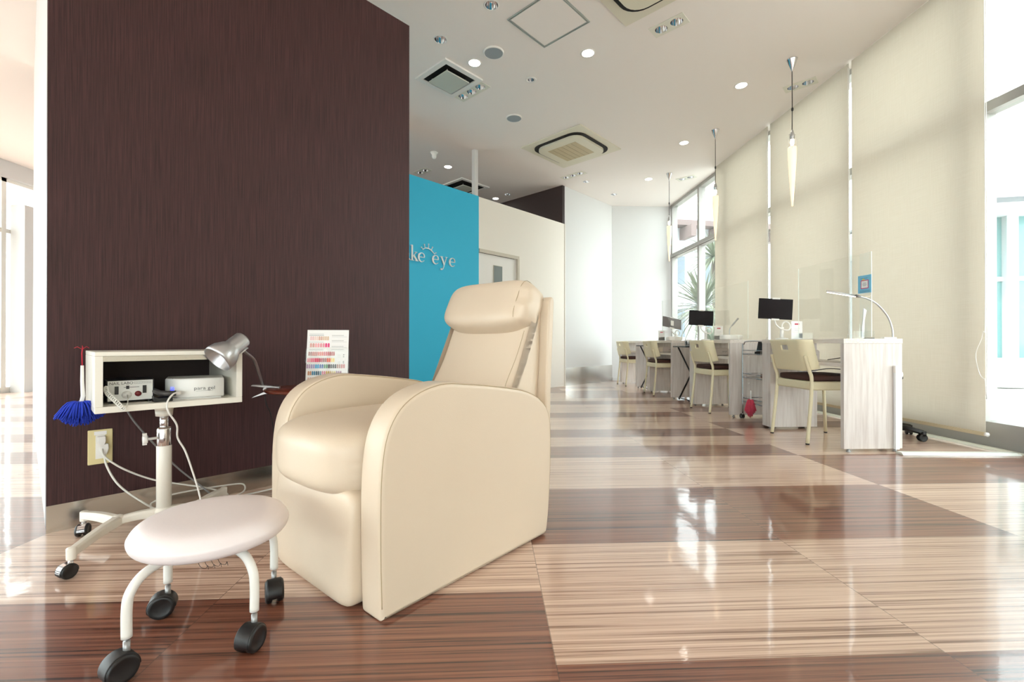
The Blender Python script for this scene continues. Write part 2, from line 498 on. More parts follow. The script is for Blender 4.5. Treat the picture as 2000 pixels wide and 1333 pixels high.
# far wall to the window corner
fx0 = W(7.233, 1.96); fx1 = V(0.1, 8.33)
fw = MB().prism([(fx0[0], fx0[1]), (fx1[0], fx1[1]), (fx1[0], fx1[1]+.2), (fx0[0]-.1, fx0[1]+.2)], 0, CEIL-.001, 'z')
struct(fw.build('wall_back', M_wall))
fb = MB().prism([(fx0[0]+.01, fx0[1]-.008), (fx1[0]-.12, fx1[1]-.02), (fx1[0]-.12, fx1[1]-.009), (fx0[0]+.01, fx0[1]+.002)], 0, 0.055, 'z')
struct(fb.build('baseboard_far', M_wall))
# hall on the left and behind the camera
HX = -7.0
def hall_window(n, horizontal, a0, a1, c):
    f = MB(); g = MB(); k = int(round((a1-a0)/1.4)); d = (a1-a0)/k
    def bx(m, p0, p1, q0, q1, z0, z1):
        if horizontal: m.box(p0, p1, c+q0, c+q1, z0, z1)
        else: m.box(c+q0, c+q1, p0, p1, z0, z1)
    for i in range(k+1): bx(f, a0+i*d-.03, a0+i*d+.03, -.05, .05, 0, 2.95)
    bx(f, a0, a1, -.045, .045, 0, .08); bx(f, a0, a1, -.045, .045, 2.2, 2.26); bx(f, a0, a1, -.05, .05, 2.9, 2.95)
    w = struct(f.build('window_%d' % n, M_wpaint)); bx(g, a0+.03, a1-.03, -.004, .004, .08, 2.9); g.build('pane', M_glass, w)
hall_window(3, False, -4.9, 9.0, HX)
hall_window(4, True, HX, -3.7, 9.1)
struct(MB().box(HX-.1, HX+.1, -5, 9.2, 2.951, CEIL-.001).build('wall_hall_left', M_wall))
struct(MB().box(HX+.1, -3.6, 9.0, 9.2, 2.951, CEIL-.001).build('wall_hall_far', M_wall))
struct(MB().box(HX-.1, -4.4, -5.2, -5.0, 0, CEIL-.001).build('wall_rear', M_wall))
struct(MB().box(-6.95, -6.75, 6.3, 6.55, 0, 2.6).build('column', M_wall))
rearw = MB().box(-4.4, 3.6, -5.2, -5.0, 2.4, CEIL-.001).build('wall_rear_top', M_wall); struct(rearw)

# ------------------------------------------------------------------ window wall
MULL = [3.06-1.03*k for k in range(8, 0, -1)] + [3.06, 4.05, 5.15, 6.16, 7.18, 8.24]
wf = MB()
for y in MULL: wf.box(0.0, 0.10, y-.03, y+.03, 0.17, CEIL-.002)
wf.box(0.001, 0.099, -5, 8.3, 2.215, 2.28)
wf.box(0.0, 0.10, -5, 8.3, 0.0, 0.17)
wf.box(0.0, 0.10, -5, 8.3, CEIL-.05, CEIL-.002)
winf = struct(wf.build('window_1', M_frame, loc=(3.2745, 0, 0), rotz=NA))
gl = MB().box(0.045, 0.053, -5, 8.3, 0.17, CEIL-.05).build('pane', M_glass, winf)
led = MB(); led.box(-0.035, -0.001, 6.47, 8.28, 2.225, 2.275)
struct(led.build('trim_3', M_frame, loc=(3.2745, 0, 0), rotz=NA))
# big window behind the camera
rf = MB()
for k in range(8): rf.box(-4.4+k*1.12, -4.34+k*1.12, -5.1, -5.0, 0, 2.4)
rf.box(-4.34, 3.46, -5.09, -5.01, 0, .1); rf.box(-4.34, 3.46, -5.09, -5.01, 2.3, 2.4)
rwin = struct(rf.build('window_2', M_frame))
MB().box(-4.33, 3.45, -5.055, -5.047, .1, 2.4).build('pane', M_glass, rwin)

def blind(y0, y1, label, z0):
    t = thing('roller_blind', label, 'blind', V(-0.09, (y0+y1)/2, 0), NA, 'cream roller blinds on the window wall')
    h = (y1-y0)/2
    MB().box(-.0008, .0008, -h, h, z0, CEIL-.002).build('fabric', BLIND, t)
    MB().box(-.008, .008, -h, h, z0-.018, z0+.006).build('hem_bar', mat('hem', (214, 200, 168), .5), t, bevel=.003)
    MB().cyl((0, -h-.014, z0-.006), (0, -h, z0-.006), .013, 14).build('end_cap', M_wplastic, t)
    c = MB()
    pts = [(-.02, -h-.016, CEIL-.06), (-.02, -h-.018, 1.0), (-.022, -h-.005, .75), (-.03, -h+.03, .62), (-.03, -h+.012, .5), (-.02, -h-.012, .46), (-.012, -h-.02, .55), (-.012, -h-.02, CEIL-.06)]
    c.tube(pts, .0022, 6, smooth=5)
    c.build('bead_chain', M_wplastic, t)
    return t
blind(2.937, 4.015, 'wide cream roller blind nearest the camera, behind the first desk', 0.105)
blind(4.046, 5.184, 'cream roller blind in the middle, between the two white light gaps', 0.105)
blind(5.228, 6.462, 'cream roller blind farthest back, beside the clear window', 0.105)

for k, (a, b) in enumerate(((-5.0, -3.6), (-3.58, -2.2), (-2.18, -.8), (-.78, .6), (.62, 1.75))):  # blinds added out of view to hold back side light on the recliner
    blind(a, b, 'unseen roller blind added to cut window light, number of widths before the open pane: ' + ('five', 'four', 'three', 'two', 'one')[k], 0.105)
# ------------------------------------------------------------------ outside
def outside():
    wlow = MB().box(4.6, 9.5, 3.6, 3.8, -0.03, .62).build('garden_wall', M_outwall)
    tag(wlow, 'low white wall outside the right hand window', 'wall')
    b = thing('pavilion', 'white building with pale teal glass panes outside the right hand window', 'building', (8.42, 7.0, 0), R(-12))
    w = MB(); w.box(-1.9, -1.65, -.12, .12, 0, 2.66); w.box(-.75, -.6, -.12, .12, 0, 2.66); w.box(.9, 1.2, -.12, .12, 0, 2.66); w.box(-1.9, 4, -.1, .1, 0, .45)
    w.box(-1.9, 4, 3.8, 4.0, 0, 3)
    w.build('wall', M_outwall, b)
    r = MB(); r.box(-2.3, 4.2, -.6, 4.2, 2.66, 2.74); r.box(-2.2, 4.1, -.45, 4.1, 2.84, 2.96); r.box(-1.6, 4, .3, 4, 2.96, 4.4)
    r.build('roof', M_outwall, b)
    e = MB(); e.box(-2.25, 4.15, -.56, -.5, 2.74, 2.80); e.box(-2.25, 4.15, -.52, 4.15, 2.80, 2.84); e.build('roof_edge', mat('eave_grey', (84, 88, 92), .6), b)
    for (a, c) in ((-1.65, -.75), (-.6, .9), (1.2, 2.6)):
        p = MB().box(a, c, -.02, .02, .45, 2.98).build('window_pane', M_teal, b)
        f = MB(); f.box(a, c, -.05, .05, 1.65, 1.72); f.box((a+c)/2-.03, (a+c)/2+.03, -.045, .045, .45, 2.98); f.build('window_bar', M_outwall, p)
    h = thing('house', 'pale house with sloping roof beams beyond the palm', 'building', (10.5, 26, 0), R(10))
    MB().box(-5, 5, 0, 6, 0, 7.2).build('wall', mat('pale_house', (165, 168, 172), .8), h)
    rr = MB(); rr.box(-5.6, 5.6, -.7, 6.6, 7.2, 7.5)
    for k in range(6): rr.box(-4.6+k*1.8, -4.3+k*1.8, -1.2, 0, 6.5, 7.15)
    rr.build('roof', mat('roof_grey', (110, 94, 92), .8), h)
    for k in range(4):
        for z in (1.0, 4.0): MB().box(-4.2+k*2.3, -3.0+k*2.3, -.05, .02, z, z+1.6).build('window_pane', mat('house_pane', (92, 104, 116), .3), h)
outside()
def palm(loc, hh, n, L, label, seed):
    rnd = random.Random(seed)
    t = thing('palm_tree', label, 'palm', loc, 0, 'spiky palms outside the far window')
    MB().tube([(0, 0, 0), (.03, .02, hh*.5), (0, 0, hh)], [.08, .07, .06], 10).build('trunk', M_trunk, t)
    lv = MB()
    for k in range(n):
        a = rnd.uniform(0, 2*PI); e = rnd.uniform(-.5, 1.35)
        d = Vector((math.cos(a)*math.cos(e), math.sin(a)*math.cos(e), math.sin(e)))
        sd = Vector((-math.sin(a), math.cos(a), 0))
        l = L*rnd.uniform(.75, 1.1); vs = []
        for j, w in enumerate((.012, .022, .018, .002)):
            f = j/3
            p = Vector((0, 0, hh)) + d*l*f + Vector((0, 0, -.28*l*f*f))
            vs += [p + sd*w, p - sd*w + Vector((0, 0, -.004))]
        lv.add(vs, [(0, 2, 3, 1), (2, 4, 5, 3), (4, 6, 7, 5)], False)
    o = lv.build('leaves', M_palm, t)
    return t
palm((4.45, 10.6, -.03), 1.55, 230, 1.25, 'low spiky palm close outside the far clear window', 1)
palm((3.95, 8.9, -.03), .55, 150, .85, 'short spiky palm at desk height outside the far window', 5)
palm((5.6, 12.6, -.03), 3.1, 160, 1.1, 'taller spiky palm whose leaves reach the window transom', 9)

# ------------------------------------------------------------------ ceiling fixtures
def C(s, y, z=CEIL): return W(s, y, z)
def lit(s, y, label):
    t = thing('ceiling_downlight', label, 'downlight', C(s, y), WA, 'lit downlights')
    MB().lathe([(.050, -.0015), (.062, -.004), (.064, 0)], n=32, cap=False).build('trim_ring', M_wplastic, t)
    MB().lathe([(.0, -.002), (.05, -.002)], n=32, cap=False).build('lens', M_bulb, t)
    l = bpy.data.lights.new('downlight', 'SPOT'); l.energy = 14; l.spot_size = R(110); l.spot_blend = .7; l.color = (1, .93, .84); l.shadow_soft_size = .05
    lo = bpy.data.objects.new('lamp', l); COL.objects.link(lo); lo.parent = t; lo.location = (0, 0, -.02)
    return t
LITS = [(2.672, .645, 'lit downlight just right of the square air vent'), (3.245, -.169, 'lit downlight below the access hatch, toward the room centre'),
        (4.672, -.98, 'lit downlight nearest the front pendant lamp'), (5.544, -.062, 'lit downlight left of the middle pendant lamp'),
        (6.422, .842, 'lit downlight left of the farthest pendant lamp'), (4.032, 2.696, 'lit downlight above the turquoise wall'),
        (5.494, 3.207, 'lit downlight just above the cream partition edge')]
for a in LITS: lit(*a)

def reflector(parent, x, y, r=.043, name='reflector'):
    m = MB(); m.lathe([(r, -.001), (r*.93, .010), (r*.75, .03), (r*.45, .05), (r*.2, .055)], (x, y, 0), 20)
    o = m.build(name, M_chrome, parent)
    MB().lathe([(0, .03), (.012, .03), (.014, .045), (0, .05)], (x, y, 0), 12, cap=False).build('bulb', M_wplastic, o)
    return o
def hole_ring(parent, r):
    MB().lathe([(r, -.001), (r+.004, -.004), (r+.012, -.003), (r+.013, 0)], n=32, cap=False).build('trim_ring', M_wplastic, parent)
# recessed things need a hole: their bodies sit on a shallow rim below the ceiling
def bool_cut(o, cutter):
    m = o.modifiers.new('cut', 'BOOLEAN'); m.operation = 'DIFFERENCE'; m.object = cutter; m.solver = 'EXACT'
    bpy.context.view_layer.update()
    me = bpy.data.meshes.new_from_object(o.evaluated_get(bpy.context.evaluated_depsgraph_get()))
    o.modifiers.remove(m); o.data = me
def recess(t, x, y, r, depth, n=28):
    """chrome cone inside a hole of radius r"""
    m = MB(); m.lathe([(r, -.001), (r*.96, .012), (r*.82, .034), (r*.6, .052), (r*.3, .060), (0, .061)], (x, y, 0), n, cap=False)
    o = m.build('reflector', M_chrome, t)
    MB().lathe([(0, .030), (.011, .031), (.014, .045), (.012, .058)], (x, y, 0), 14, cap=False).build('bulb', M_wplastic, o)
    c, s_ = math.cos(t.rotation_euler.z), math.sin(t.rotation_euler.z)
    HOLES.append((t.location.x+x*c-y*s_, t.location.y+x*s_+y*c, r+.0015))
def unlit(s, y, label, r=.047):
    t = thing('round_downlight', label, 'downlight', C(s, y), WA, 'unlit round downlights')
    recess(t, 0, 0, r, .06)
    MB().lathe([(r+.001, .004), (r, -.001), (r+.004, -.003), (r+.011, -.002), (r+.012, -.0002)], n=32, cap=False).build('trim_ring', M_wplastic, t)
    return t
for a in [(2.289, .038, 'unlit chrome downlight at the top edge, highest of the round ones'), (2.269, .617, 'unlit chrome downlight nearest the brown wall corner'),
          (5.867, 1.599, 'unlit chrome downlight beside the triple light of the large air conditioner'), (6.695, 1.601, 'unlit chrome downlight above the far white wall'),
          (5.476, 2.908, 'unlit chrome downlight above the dark wall behind the cream partition')]:
    unlit(*a)
sp = unlit(3.212, .447, 'small ringed spotlight between the lit downlights', .029)
MB().lathe([(.036, -.0005), (.038, -.004), (.052, -.003), (.053, -.0002)], n=32, cap=False).build('outer_ring', M_wplastic, sp)
def multi(s, y, n, along, label, d=.125):
    """panel of n round reflectors; along = direction of the row (0: wall direction)"""
    t = thing('ceiling_spot_panel', label, 'light panel', (*C(s, y)[:2], CEIL), WA + along, 'panels of two or three chrome spots')
    hw = (n-1)*d/2+.075; hh = .07
    p = MB().box(-hw, hw, -hh, hh, -.004, -.0003).build('panel', M_panel, t)
    cut = MB()
    for k in range(n): cut.cyl(((k-(n-1)/2)*d, 0, -.02), ((k-(n-1)/2)*d, 0, .02), .0475, 28)
    co = cut.build('cutter', M_acgrey, t); bool_cut(p, co); bpy.data.objects.remove(co)
    for k in range(n): recess(t, (k-(n-1)/2)*d, 0, .047, .06)
    return t
A90 = PI/2
multi(3.388, -.826, 2, A90, 'twin chrome spot panel beside the air conditioner at the top edge')
multi(2.965, 1.01, 3, A90, 'triple chrome spot panel against the square air vent')
multi(5.513, 1.59, 3, A90, 'triple chrome spot panel beyond the large air conditioner')
multi(6.77, .406, 2, A90, 'twin chrome spot panel right of the farthest pendant')
multi(5.05, -1.40, 2, A90, 'twin chrome spot panel behind the front pendant, near the blinds')
multi(3.888, 3.10, 2, A90, 'twin spot panel in the dark ceiling above the turquoise wall')
for s, y, l in ((2.682, .414, 'round grey ceiling speaker beside the upper lit downlight'), (3.636, 1.057, 'round grey ceiling speaker halfway to the large air conditioner')):
    t = thing('ceiling_speaker', l, 'speaker', (*C(s, y)[:2], CEIL-.012), WA, 'round ceiling speakers')
    MB().lathe([(0, .001), (.078, .001)], n=40, cap=False).build('mesh_cover', M_speaker, t)
    MB().lathe([(.078, .001), (.080, -.002), (.086, 0), (.088, .0115)], n=40, cap=False).build('rim', M_wplastic, t)
def rrect(h, r, n=6):
    p = []
    for cx, cy, a0 in ((h-r, h-r, 0), (-h+r, h-r, 90), (-h+r, -h+r, 180), (h-r, -h+r, 270)):
        for k in range(n+1):
            a = R(a0+90*k/n); p.append((cx+r*math.cos(a), cy+r*math.sin(a)))
    return p
def cassette(s, y, label):
    t = thing('ceiling_air_conditioner', label, 'air conditioner', (*C(s, y)[:2], CEIL-.03), WA, 'ceiling air conditioners')
    MB().box(-.455, .455, -.455, .455, .018, .029).build('mounting_panel', M_acgrey, t)
    MB().prism(rrect(.375, .15), .006, .018, 'z').build('air_slot', M_dark, t)
    MB().prism(rrect(.385, .155), .014, .0175, 'z').build('slot_rim', M_acgrey, t)
    o = MB().prism(rrect(.330, .130), -.022, .012, 'z').build('body', mat('ac_body', (224, 220, 200), .45), t, bevel=.004)
    g = MB().box(-.21, .21, -.21, .21, -.024, -.020)
    g = g.build('grille', M_grille, t)
    st = MB()
    for k in range(1, 6): st.box(-.205, .205, -.21+.07*k-.0015, -.21+.07*k+.0015, -.0255, -.0241)
    st.build('grille_bar', mat('grille_bar', (170, 158, 128), .6), g)
    return t
cassette(4.705, 1.053, 'large square ceiling air conditioner with beige grille in mid ceiling')
cassette(2.70, -1.035, 'ceiling air conditioner cut off by the top edge of the photo')
def vent(s, y, label, w=.205):
    t = thing('ceiling_vent', label, 'vent', (*C(s, y)[:2], CEIL-.03), WA, 'square ceiling vents')
    f = MB()
    for k in range(4):
        M = Matrix.Rotation(k*PI/2, 4, 'Z')
        f.prism([(-w-.02, -w-.02), (w+.02, -w-.02), (w-.03, -w+.03), (-w+.03, -w+.03)], .012, .029, 'z', M)
    f.build('frame', M_wplastic, t)
    MB().box(-w+.03, w-.03, -w+.03, w-.03, .022, .028).build('opening', M_dark, t)
    MB().box(-.135, .135, -.135, .135, -.014, -.002).build('cover_plate', mat('vent_plate', (196, 200, 190), .45), t, bevel=.003)
    for a in (-.11, .11):
        for b in (-.11, .11): MB().cyl((a, b, -.002), (a, b, .022), .006, 8).build('stud', M_alu, t)
    return t
vent(2.667, .995, 'square air vent with floating plate and triple spots beside it')
vent(4.72, 3.15, 'dark square air vent above the turquoise wall, beside the white post', .27)
cut = MB()
for x, y, r in HOLES: cut.cyl((x, y, CEIL-.05), (x, y, CEIL+.075), r, 28)
co = cut.build('cutter', M_ceil); bool_cut(CEILING, co); bpy.data.objects.remove(co)
# access hatch
t = thing('ceiling_hatch', 'square access hatch with thin metal frame in the ceiling', 'hatch', (*C(2.70, -.172)[:2], CEIL-.006), WA)
f = MB()
for a, b in ((.228, .222), (.214, .209)):
    f.box(-a, a, -a, -b, -.001, .0055); f.box(-a, a, b, a, -.001, .0055); f.box(-a, -b, -b, b, -.001, .0055); f.box(b, a, -b, b, -.001, .0055)
f.build('frame', mat('hatch_metal', (176, 186, 184), .35, .5), t)
MB().box(-.208, .208, -.208, .208, .001, .0055).build('hatch_panel', M_ceil, t)
t = thing('smoke_detector', 'small white detector hanging from the dark ceiling above the turquoise wall', 'detector', C(3.599, 2.447), WA)
MB().lathe([(0, -.085), (.02, -.08), (.03, -.06), (.03, -.03), (.045, -.015), (.05, 0)], n=20).build('body', M_wplastic, t)

# pendants
def pendant():
    t = thing('pendant_lamp', 'pendant lamp with chrome cone canopy nearest the camera, longest icicle of frosted glass', 'pendant lamp', W(4.54, -1.433, CEIL), 0, 'icicle pendant lamps over the desks')
    MB().lathe([(.045, 0), (.042, -.006), (.004, -.105), (0, -.11)], n=24).build('canopy', M_chrome, t)
    c = MB(); c.tube([(0, 0, -.105), (.001, 0, -.4), (-.001, 0, -.63)], .0035, 6)
    c.cushion((.002, 0, -.44), (.018, .016, .035), 2.5, 6)
    c.build('cord', M_bcord, t)
    s = MB(); s.lathe([(.006, -.62), (.012, -.64), (.018, -.66), (.018, -.70), (.014, -.705)], n=16)
    s.cyl((-.03, 0, -.665), (.03, 0, -.665), .0018, 6); s.cyl((0, -.03, -.672), (0, .03, -.672), .0018, 6)
    for a in (0, 2.1, 4.2): s.tube([(.018*math.cos(a), .018*math.sin(a), -.665), (.034*math.cos(a), .034*math.sin(a), -.70), (.034*math.cos(a), .034*math.sin(a), -.79)], .0013, 5)
    s.build('socket', M_silver, t)
    MB().lathe([(0, -.70), (.014, -.705), (.017, -.73), (.012, -.755), (0, -.765)], n=16).build('bulb', M_filament, t)
    MB().lathe([(.034, -.775), (.035, -.79), (.033, -.88), (.024, -1.05), (.012, -1.22), (.008, -1.29), (0, -1.295)], n=24).build('glass_shade', M_cone, t)
    return t
pd = pendant()
dup(pd, W(5.456, -.468, CEIL), .7, 'middle pendant lamp of the row, in front of the window edge', None)
dup(pd, W(6.412, .515, CEIL), 1.3, 'farthest pendant lamp, hanging before the white back wall', None)

# ------------------------------------------------------------------ sign on the turquoise wall
def stroke_letters():
    t = thing('wall_sign', 'silver serif lettering with a little crown on the turquoise wall', 'sign', W(3.184, 1.96, 1.6), WA)
    t.scale = (1.09, 1, 1.05)
    M_let = mat('pale_metal_letter', (232, 234, 238), .35, .35)
    def stroke(mb, pts, ws, k=6):
        P = spline([Vector((a, b, 0)) for a, b in pts], k) if k else [Vector((a, b, 0)) for a, b in pts]
        n = len(P); m = len(ws)
        vs = []
        for i, p in enumerate(P):
            a = P[max(i-1, 0)]; b = P[min(i+1, n-1)]; d = (b-a).normalized(); nn = Vector((-d.y, d.x, 0))
            f = i/(n-1)*(m-1); j = min(int(f), m-2); w = ws[j]+(ws[j+1]-ws[j])*(f-j)
            for s in (1, -1):
                for dep in (-.022, -.010):
                    q = p+nn*s*w/2; vs.append((q.x, dep, q.y))
        fs = []
        for i in range(n-1):
            o = i*4; q = o+4
            fs += [(o, o+2, q+2, q), (o+1, q+1, q+3, o+3), (o, q, q+1, o+1), (o+2, o+3, q+3, q+2)]
        fs += [(0, 1, 3, 2), ((n-1)*4, (n-1)*4+2, (n-1)*4+3, (n-1)*4+1)]
        mb.add(vs, fs, False)
    # letter height unit: x-height .098 m
    def e(x, mb):
        stroke(mb, [(x+.004, .052), (x+.078, .052)], [.007, .007], 0)
        stroke(mb, [(x+.078, .052), (x+.074, .082), (x+.045, .098), (x+.014, .078), (x+.006, .048), (x+.016, .016), (x+.046, .001), (x+.078, .018)],
               [.012, .010, .006, .018, .022, .017, .007, .004])
    def kk(x, mb):
        stroke(mb, [(x+.018, .0), (x+.018, .165)], [.018, .018], 0)
        stroke(mb, [(x-.002, .160), (x+.02, .164)], [.006, .01], 0)
        stroke(mb, [(x-.004, .003), (x+.042, .003)], [.006, .006], 0)
        stroke(mb, [(x+.026, .045), (x+.068, .092)], [.006, .006], 0)
        stroke(mb, [(x+.05, .094), (x+.082, .094)], [.006, .006], 0)
        stroke(mb, [(x+.036, .058), (x+.076, .004)], [.019, .019], 0)
        stroke(mb, [(x+.056, .003), (x+.094, .003)], [.006, .006], 0)
    def y(x, mb):
        stroke(mb, [(x+.012, .095), (x+.052, .004)], [.020, .018], 0)
        stroke(mb, [(x-.004, .095), (x+.034, .095)], [.006, .006], 0)
        stroke(mb, [(x+.064, .095), (x+.094, .095)], [.006, .006], 0)
        stroke(mb, [(x+.08, .094), (x+.052, .01), (x+.036, -.034), (x+.018, -.05), (x+.002, -.044)], [.006, .007, .008, .012, .024])
    def a(x, mb):
        stroke(mb, [(x+.01, .08), (x+.04, .097), (x+.062, .075), (x+.062, .02), (x+.084, .006)], [.014, .006, .018, .018, .006])
        stroke(mb, [(x+.06, .058), (x+.02, .04), (x+.012, .014), (x+.04, .002), (x+.062, .03)], [.006, .014, .016, .008, .005])
    def m(x, mb):
        for k in range(3): stroke(mb, [(x+.015+k*.055, .0), (x+.015+k*.055, .09)], [.017, .017], 0)
        for k in range(2): stroke(mb, [(x+.02+k*.055, .075), (x+.045+k*.055, .097), (x+.069+k*.055, .08)], [.005, .008, .014])
    for ch, fn, x in (('m', m, -.52), ('a', a, -.36), ('k', kk, -.27), ('e', e, -.178), ('e', e, .005), ('y', y, .115), ('e', e, .236)):
        mb = MB(); fn(x, mb); o = mb.build('letter', M_let, t)
        o.location = (0, 0, .012)
    cr = MB()
    arc = [(-.12, .135), (-.085, .158), (-.04, .158), (.0, .138), (.035, .105)]
    stroke(cr, arc, [.003, .009, .012, .009, .003])
    for (x0, z0, x1, z1) in ((-.115, .14, -.135, .158), (-.09, .155, -.098, .195), (-.045, .158, -.043, .207), (-.01, .145, .008, .182), (.03, .112, .052, .125)):
        stroke(cr, [(x0, z0), (x1, z1)], [.007, .004], 0)
        stroke(cr, [(x1-.005, z1), (x1+.005, z1)], [.011, .011], 0)
    cr.build('crown', M_let, t).location = (0, 0, .012)
stroke_letters()

# ------------------------------------------------------------------ recliner
RA = R(49.5)
def recliner():
    t = thing('recliner_armchair', 'cream leather reclining armchair with rounded arms and head pillow', 'armchair', (-.32, 1.115, 0), RA)
    prof = [(.004, .002), (0, .03), (-.004, .2), (.0, .376), (.024, .479), (.084, .545), (.188, .577), (.306, .569), (.45, .550), (.573, .526), (.661, .485), (.708, .42), (.716, .30), (.706, .12), (.694, .03), (.684, .004)]
    P = spl2(prof, 5)
    for y0, y1 in ((0, .094), (.546, .64)):
        a = MB().prism(P, y0, y1, 'y', bev=.014).build('armrest', M_leather, t)
        for yy in (y0+.0035, y1-.0035):
            sm = MB()
            ps = [(x, yy, z) for x, z in spl2(prof[1:-2], 5)]
            cx, cz = .35, .28
            ps = [(x+(cx-x)*.014, y, z+(cz-z)*.014) for x, y, z in ps]
            sm.tube(ps, .0012, 5)
            sm.build('piping', M_seam, a)
    # footrest panel, bulging
    def fr(q):
        q = q.copy(); q.z *= 1.0
        if q.x < 0: q.x -= .010*math.cos(q.z/.154*PI/2) + .006*max(0, -q.z)/.15
        return q
    f = MB().cushion((.036, .32, .152), (.125, .454, .308), 9, 22, fn=fr)
    f.build('footrest', M_leather, t)
    s = MB()
    def sc(q):
        q = q.copy()
        if q.z > 0: q.z *= 1 + .12*math.cos(q.x/.30*PI/2)*math.cos(q.y/.24*PI/2)
        if q.x < -.15:
            edge = max(0, (abs(q.y)-.195)/.035) if q.z < .04 else 0
            q.x -= .02*math.cos(q.y/.25*PI/2); q.x += .004*math.sin(q.z*230)*min(edge, 1)*1.3
        return q
    s.cushion((.228, .32, .366), (.57, .454, .200), 4.2, 36, fn=sc).build('seat_cushion', M_leather, t)
    # back cushion
    bp = [(.50, .36), (.56, .45), (.60, .53), (.655, .62), (.70, .72), (.745, .82), (.775, .88), (.80, .885), (.802, .84), (.79, .6), (.765, .42), (.74, .33), (.6, .30)]
    bk = MB().prism(spl2(bp, 4), .098, .545, 'y', bev=.035).build('backrest', M_leather, t)
    sh = MB().prism(spl2([(.765, .2), (.772, .5), (.79, .80), (.797, .855), (.812, .868), (.826, .855), (.824, .8), (.806, .5), (.80, .2)], 4), .066, .575, 'y', bev=.008).build('back_shell', M_leather, t)
    sm = MB()
    for yy in (.113,): sm.tube([(x-.004, yy, z) for x, z in spl2([(.56, .47), (.60, .55), (.655, .64), (.70, .735)], 5)], .0012, 5)
    sm.build('stitching', M_seam, bk)
    for yy in (.074, .567):
        MB().tube([(x+.0, yy, z) for x, z in spl2([(.80, .3), (.806, .5), (.822, .8), (.82, .855)], 5)], .0011, 5).build('stitching', M_seam, sh)
    # pillow
    def pf(q):
        q = q.copy()
        e = abs(q.y)/.235
        wr = max(0, e-.72)
        if q.y < 0:
            q.x += .012*math.sin(q.z*95+1)*wr*2
        q.z *= 1 - .10*(1-e*e)*(1 if q.z > 0 else -.6)
        return q
    Mp = Matrix.Rotation(R(26), 4, 'Y')
    pl = MB().cushion((.738, .322, .833), (.15, .462, .212), 4.0, 26, M=Mp, fn=pf).build('head_pillow', M_leather, t)
    sp = []
    base = MB()
    for yy in (-.188,):
        ring = []
        for k in range(33):
            a = 2*PI*k/32
            L = (abs(math.cos(a))**4+abs(math.sin(a))**4)**.25
            sh_ = (1-(abs(yy)/.231)**4)**.25
            q = Mp @ Vector((math.cos(a)/L*.0755*sh_, yy, math.sin(a)/L*.106*sh_))
            ring.append(q+Vector((.738, .322, .833)))
        base.tube(ring, .0012, 5)
    base.build('pillow_seam', M_seam, pl)
    # frame under the seat
    MB().box(.08, .68, .095, .545, .05, .30).build('base_frame', M_seam, t)
    return t
recliner()

# ------------------------------------------------------------------ stool
def twin_caster(mb_body, mb_metal, c, ang, r=.030, w=.046, stem=.03, top=None):
    """double wheel caster; c = floor contact, ang = trail direction"""
    M = Matrix.Translation(Vector(c)) @ Matrix.Rotation(ang, 4, 'Z')
    X = Matrix.Rotation(PI/2, 4, 'X')
    for s in (-1, 1):
        y0 = s*w*.14; y1 = s*w*.5
        prof = [(0, 0), (r*.9, 0), (r, .002), (r, abs(y1-y0)-.004), (r*.86, abs(y1-y0)), (r*.7, abs(y1-y0)-.002), (0, abs(y1-y0)-.002)]
        MM = M @ Matrix.Translation(Vector((0, y0, r))) @ Matrix.Rotation(-s*PI/2, 4, 'X')
        mb_body.lathe(prof, n=28, M=MM, cap=False)
    hood = [(r*1.07*math.cos(a), r+r*1.06*math.sin(a)) for a in [R(x) for x in range(-5, 211, 12)]] + [(-r*.5, r*.75), (r*.6, r*.85)]
    mb_body.prism(hood, -w*.40, w*.40, 'y', M, bev=.0015)
    mb_metal.tube([M @ Vector((r*.4, 0, r*1.6)), M @ Vector((r*.4, 0, r*2+stem))], .0065, 10)
def stool():
    t = thing('rolling_stool', 'low round white vinyl stool on four black casters', 'stool', (-.714, 1.09, 0), 0)
    prof = [(0, .288), (.08, .2875), (.125, .284), (.148, .275), (.160, .259), (.162, .249), (.156, .235), (.140, .226), (.10, .224), (0, .224)]
    pp = [(max(p.x, 0), p.y) for p in spline([Vector((a, b, 0)) for a, b in prof], 4)]
    MB().lathe(pp, n=64, cap=False).build('seat', M_vinyl, t)
    MB().lathe([(0, .217), (.110, .217), (.114, .2235), (0, .224)], n=40, cap=False).build('seat_base', M_black, t)
    feet = [(-.080, -.150, R(60)), (.130, -.056, R(80)), (-.158, .066, R(28)), (.074, .136, R(122))]
    for x, y, a in feet:
        d = Vector((x, y, 0)); r = Vector((.0195*math.cos(a), .0195*math.sin(a), 0)) if False else Vector((0, 0, 0))
        u = d.normalized()
        lg = MB(); top = u*(d.length-.075)
        lg.tube([(top.x*.3, top.y*.3, .212), (top.x, top.y, .212), ((u*(d.length-.03)).x, (u*(d.length-.03)).y, .200), (x-u.x*.006, y-u.y*.006, .172), (x, y, .14), (x, y, .082)], .0098, 14, smooth=5)
        L = lg.build('leg', M_wpaint, t)
        b = MB(); m = MB(); r0 = .0285
        cx = x - r0*.4*math.cos(a); cy = y - r0*.4*math.sin(a)
        twin_caster(b, m, (cx, cy, 0), a, r0, .043, .018)
        b.build('caster', M_caster, L); m.build('caster_stem', M_alu, L)
    th = MB()
    for k in range(4):
        a = -1.2+k*.09; p = Vector((.13*math.cos(a), .13*math.sin(a), .222))
        th.tube([p, p+Vector((.006, 0, -.010)), p+Vector((.014, .004, -.014)), p+Vector((.02, 0, -.006)), p+Vector((.022, 0, -.014))], .0006, 4, smooth=4)
    th.build('loose_thread', M_black, t)
stool()

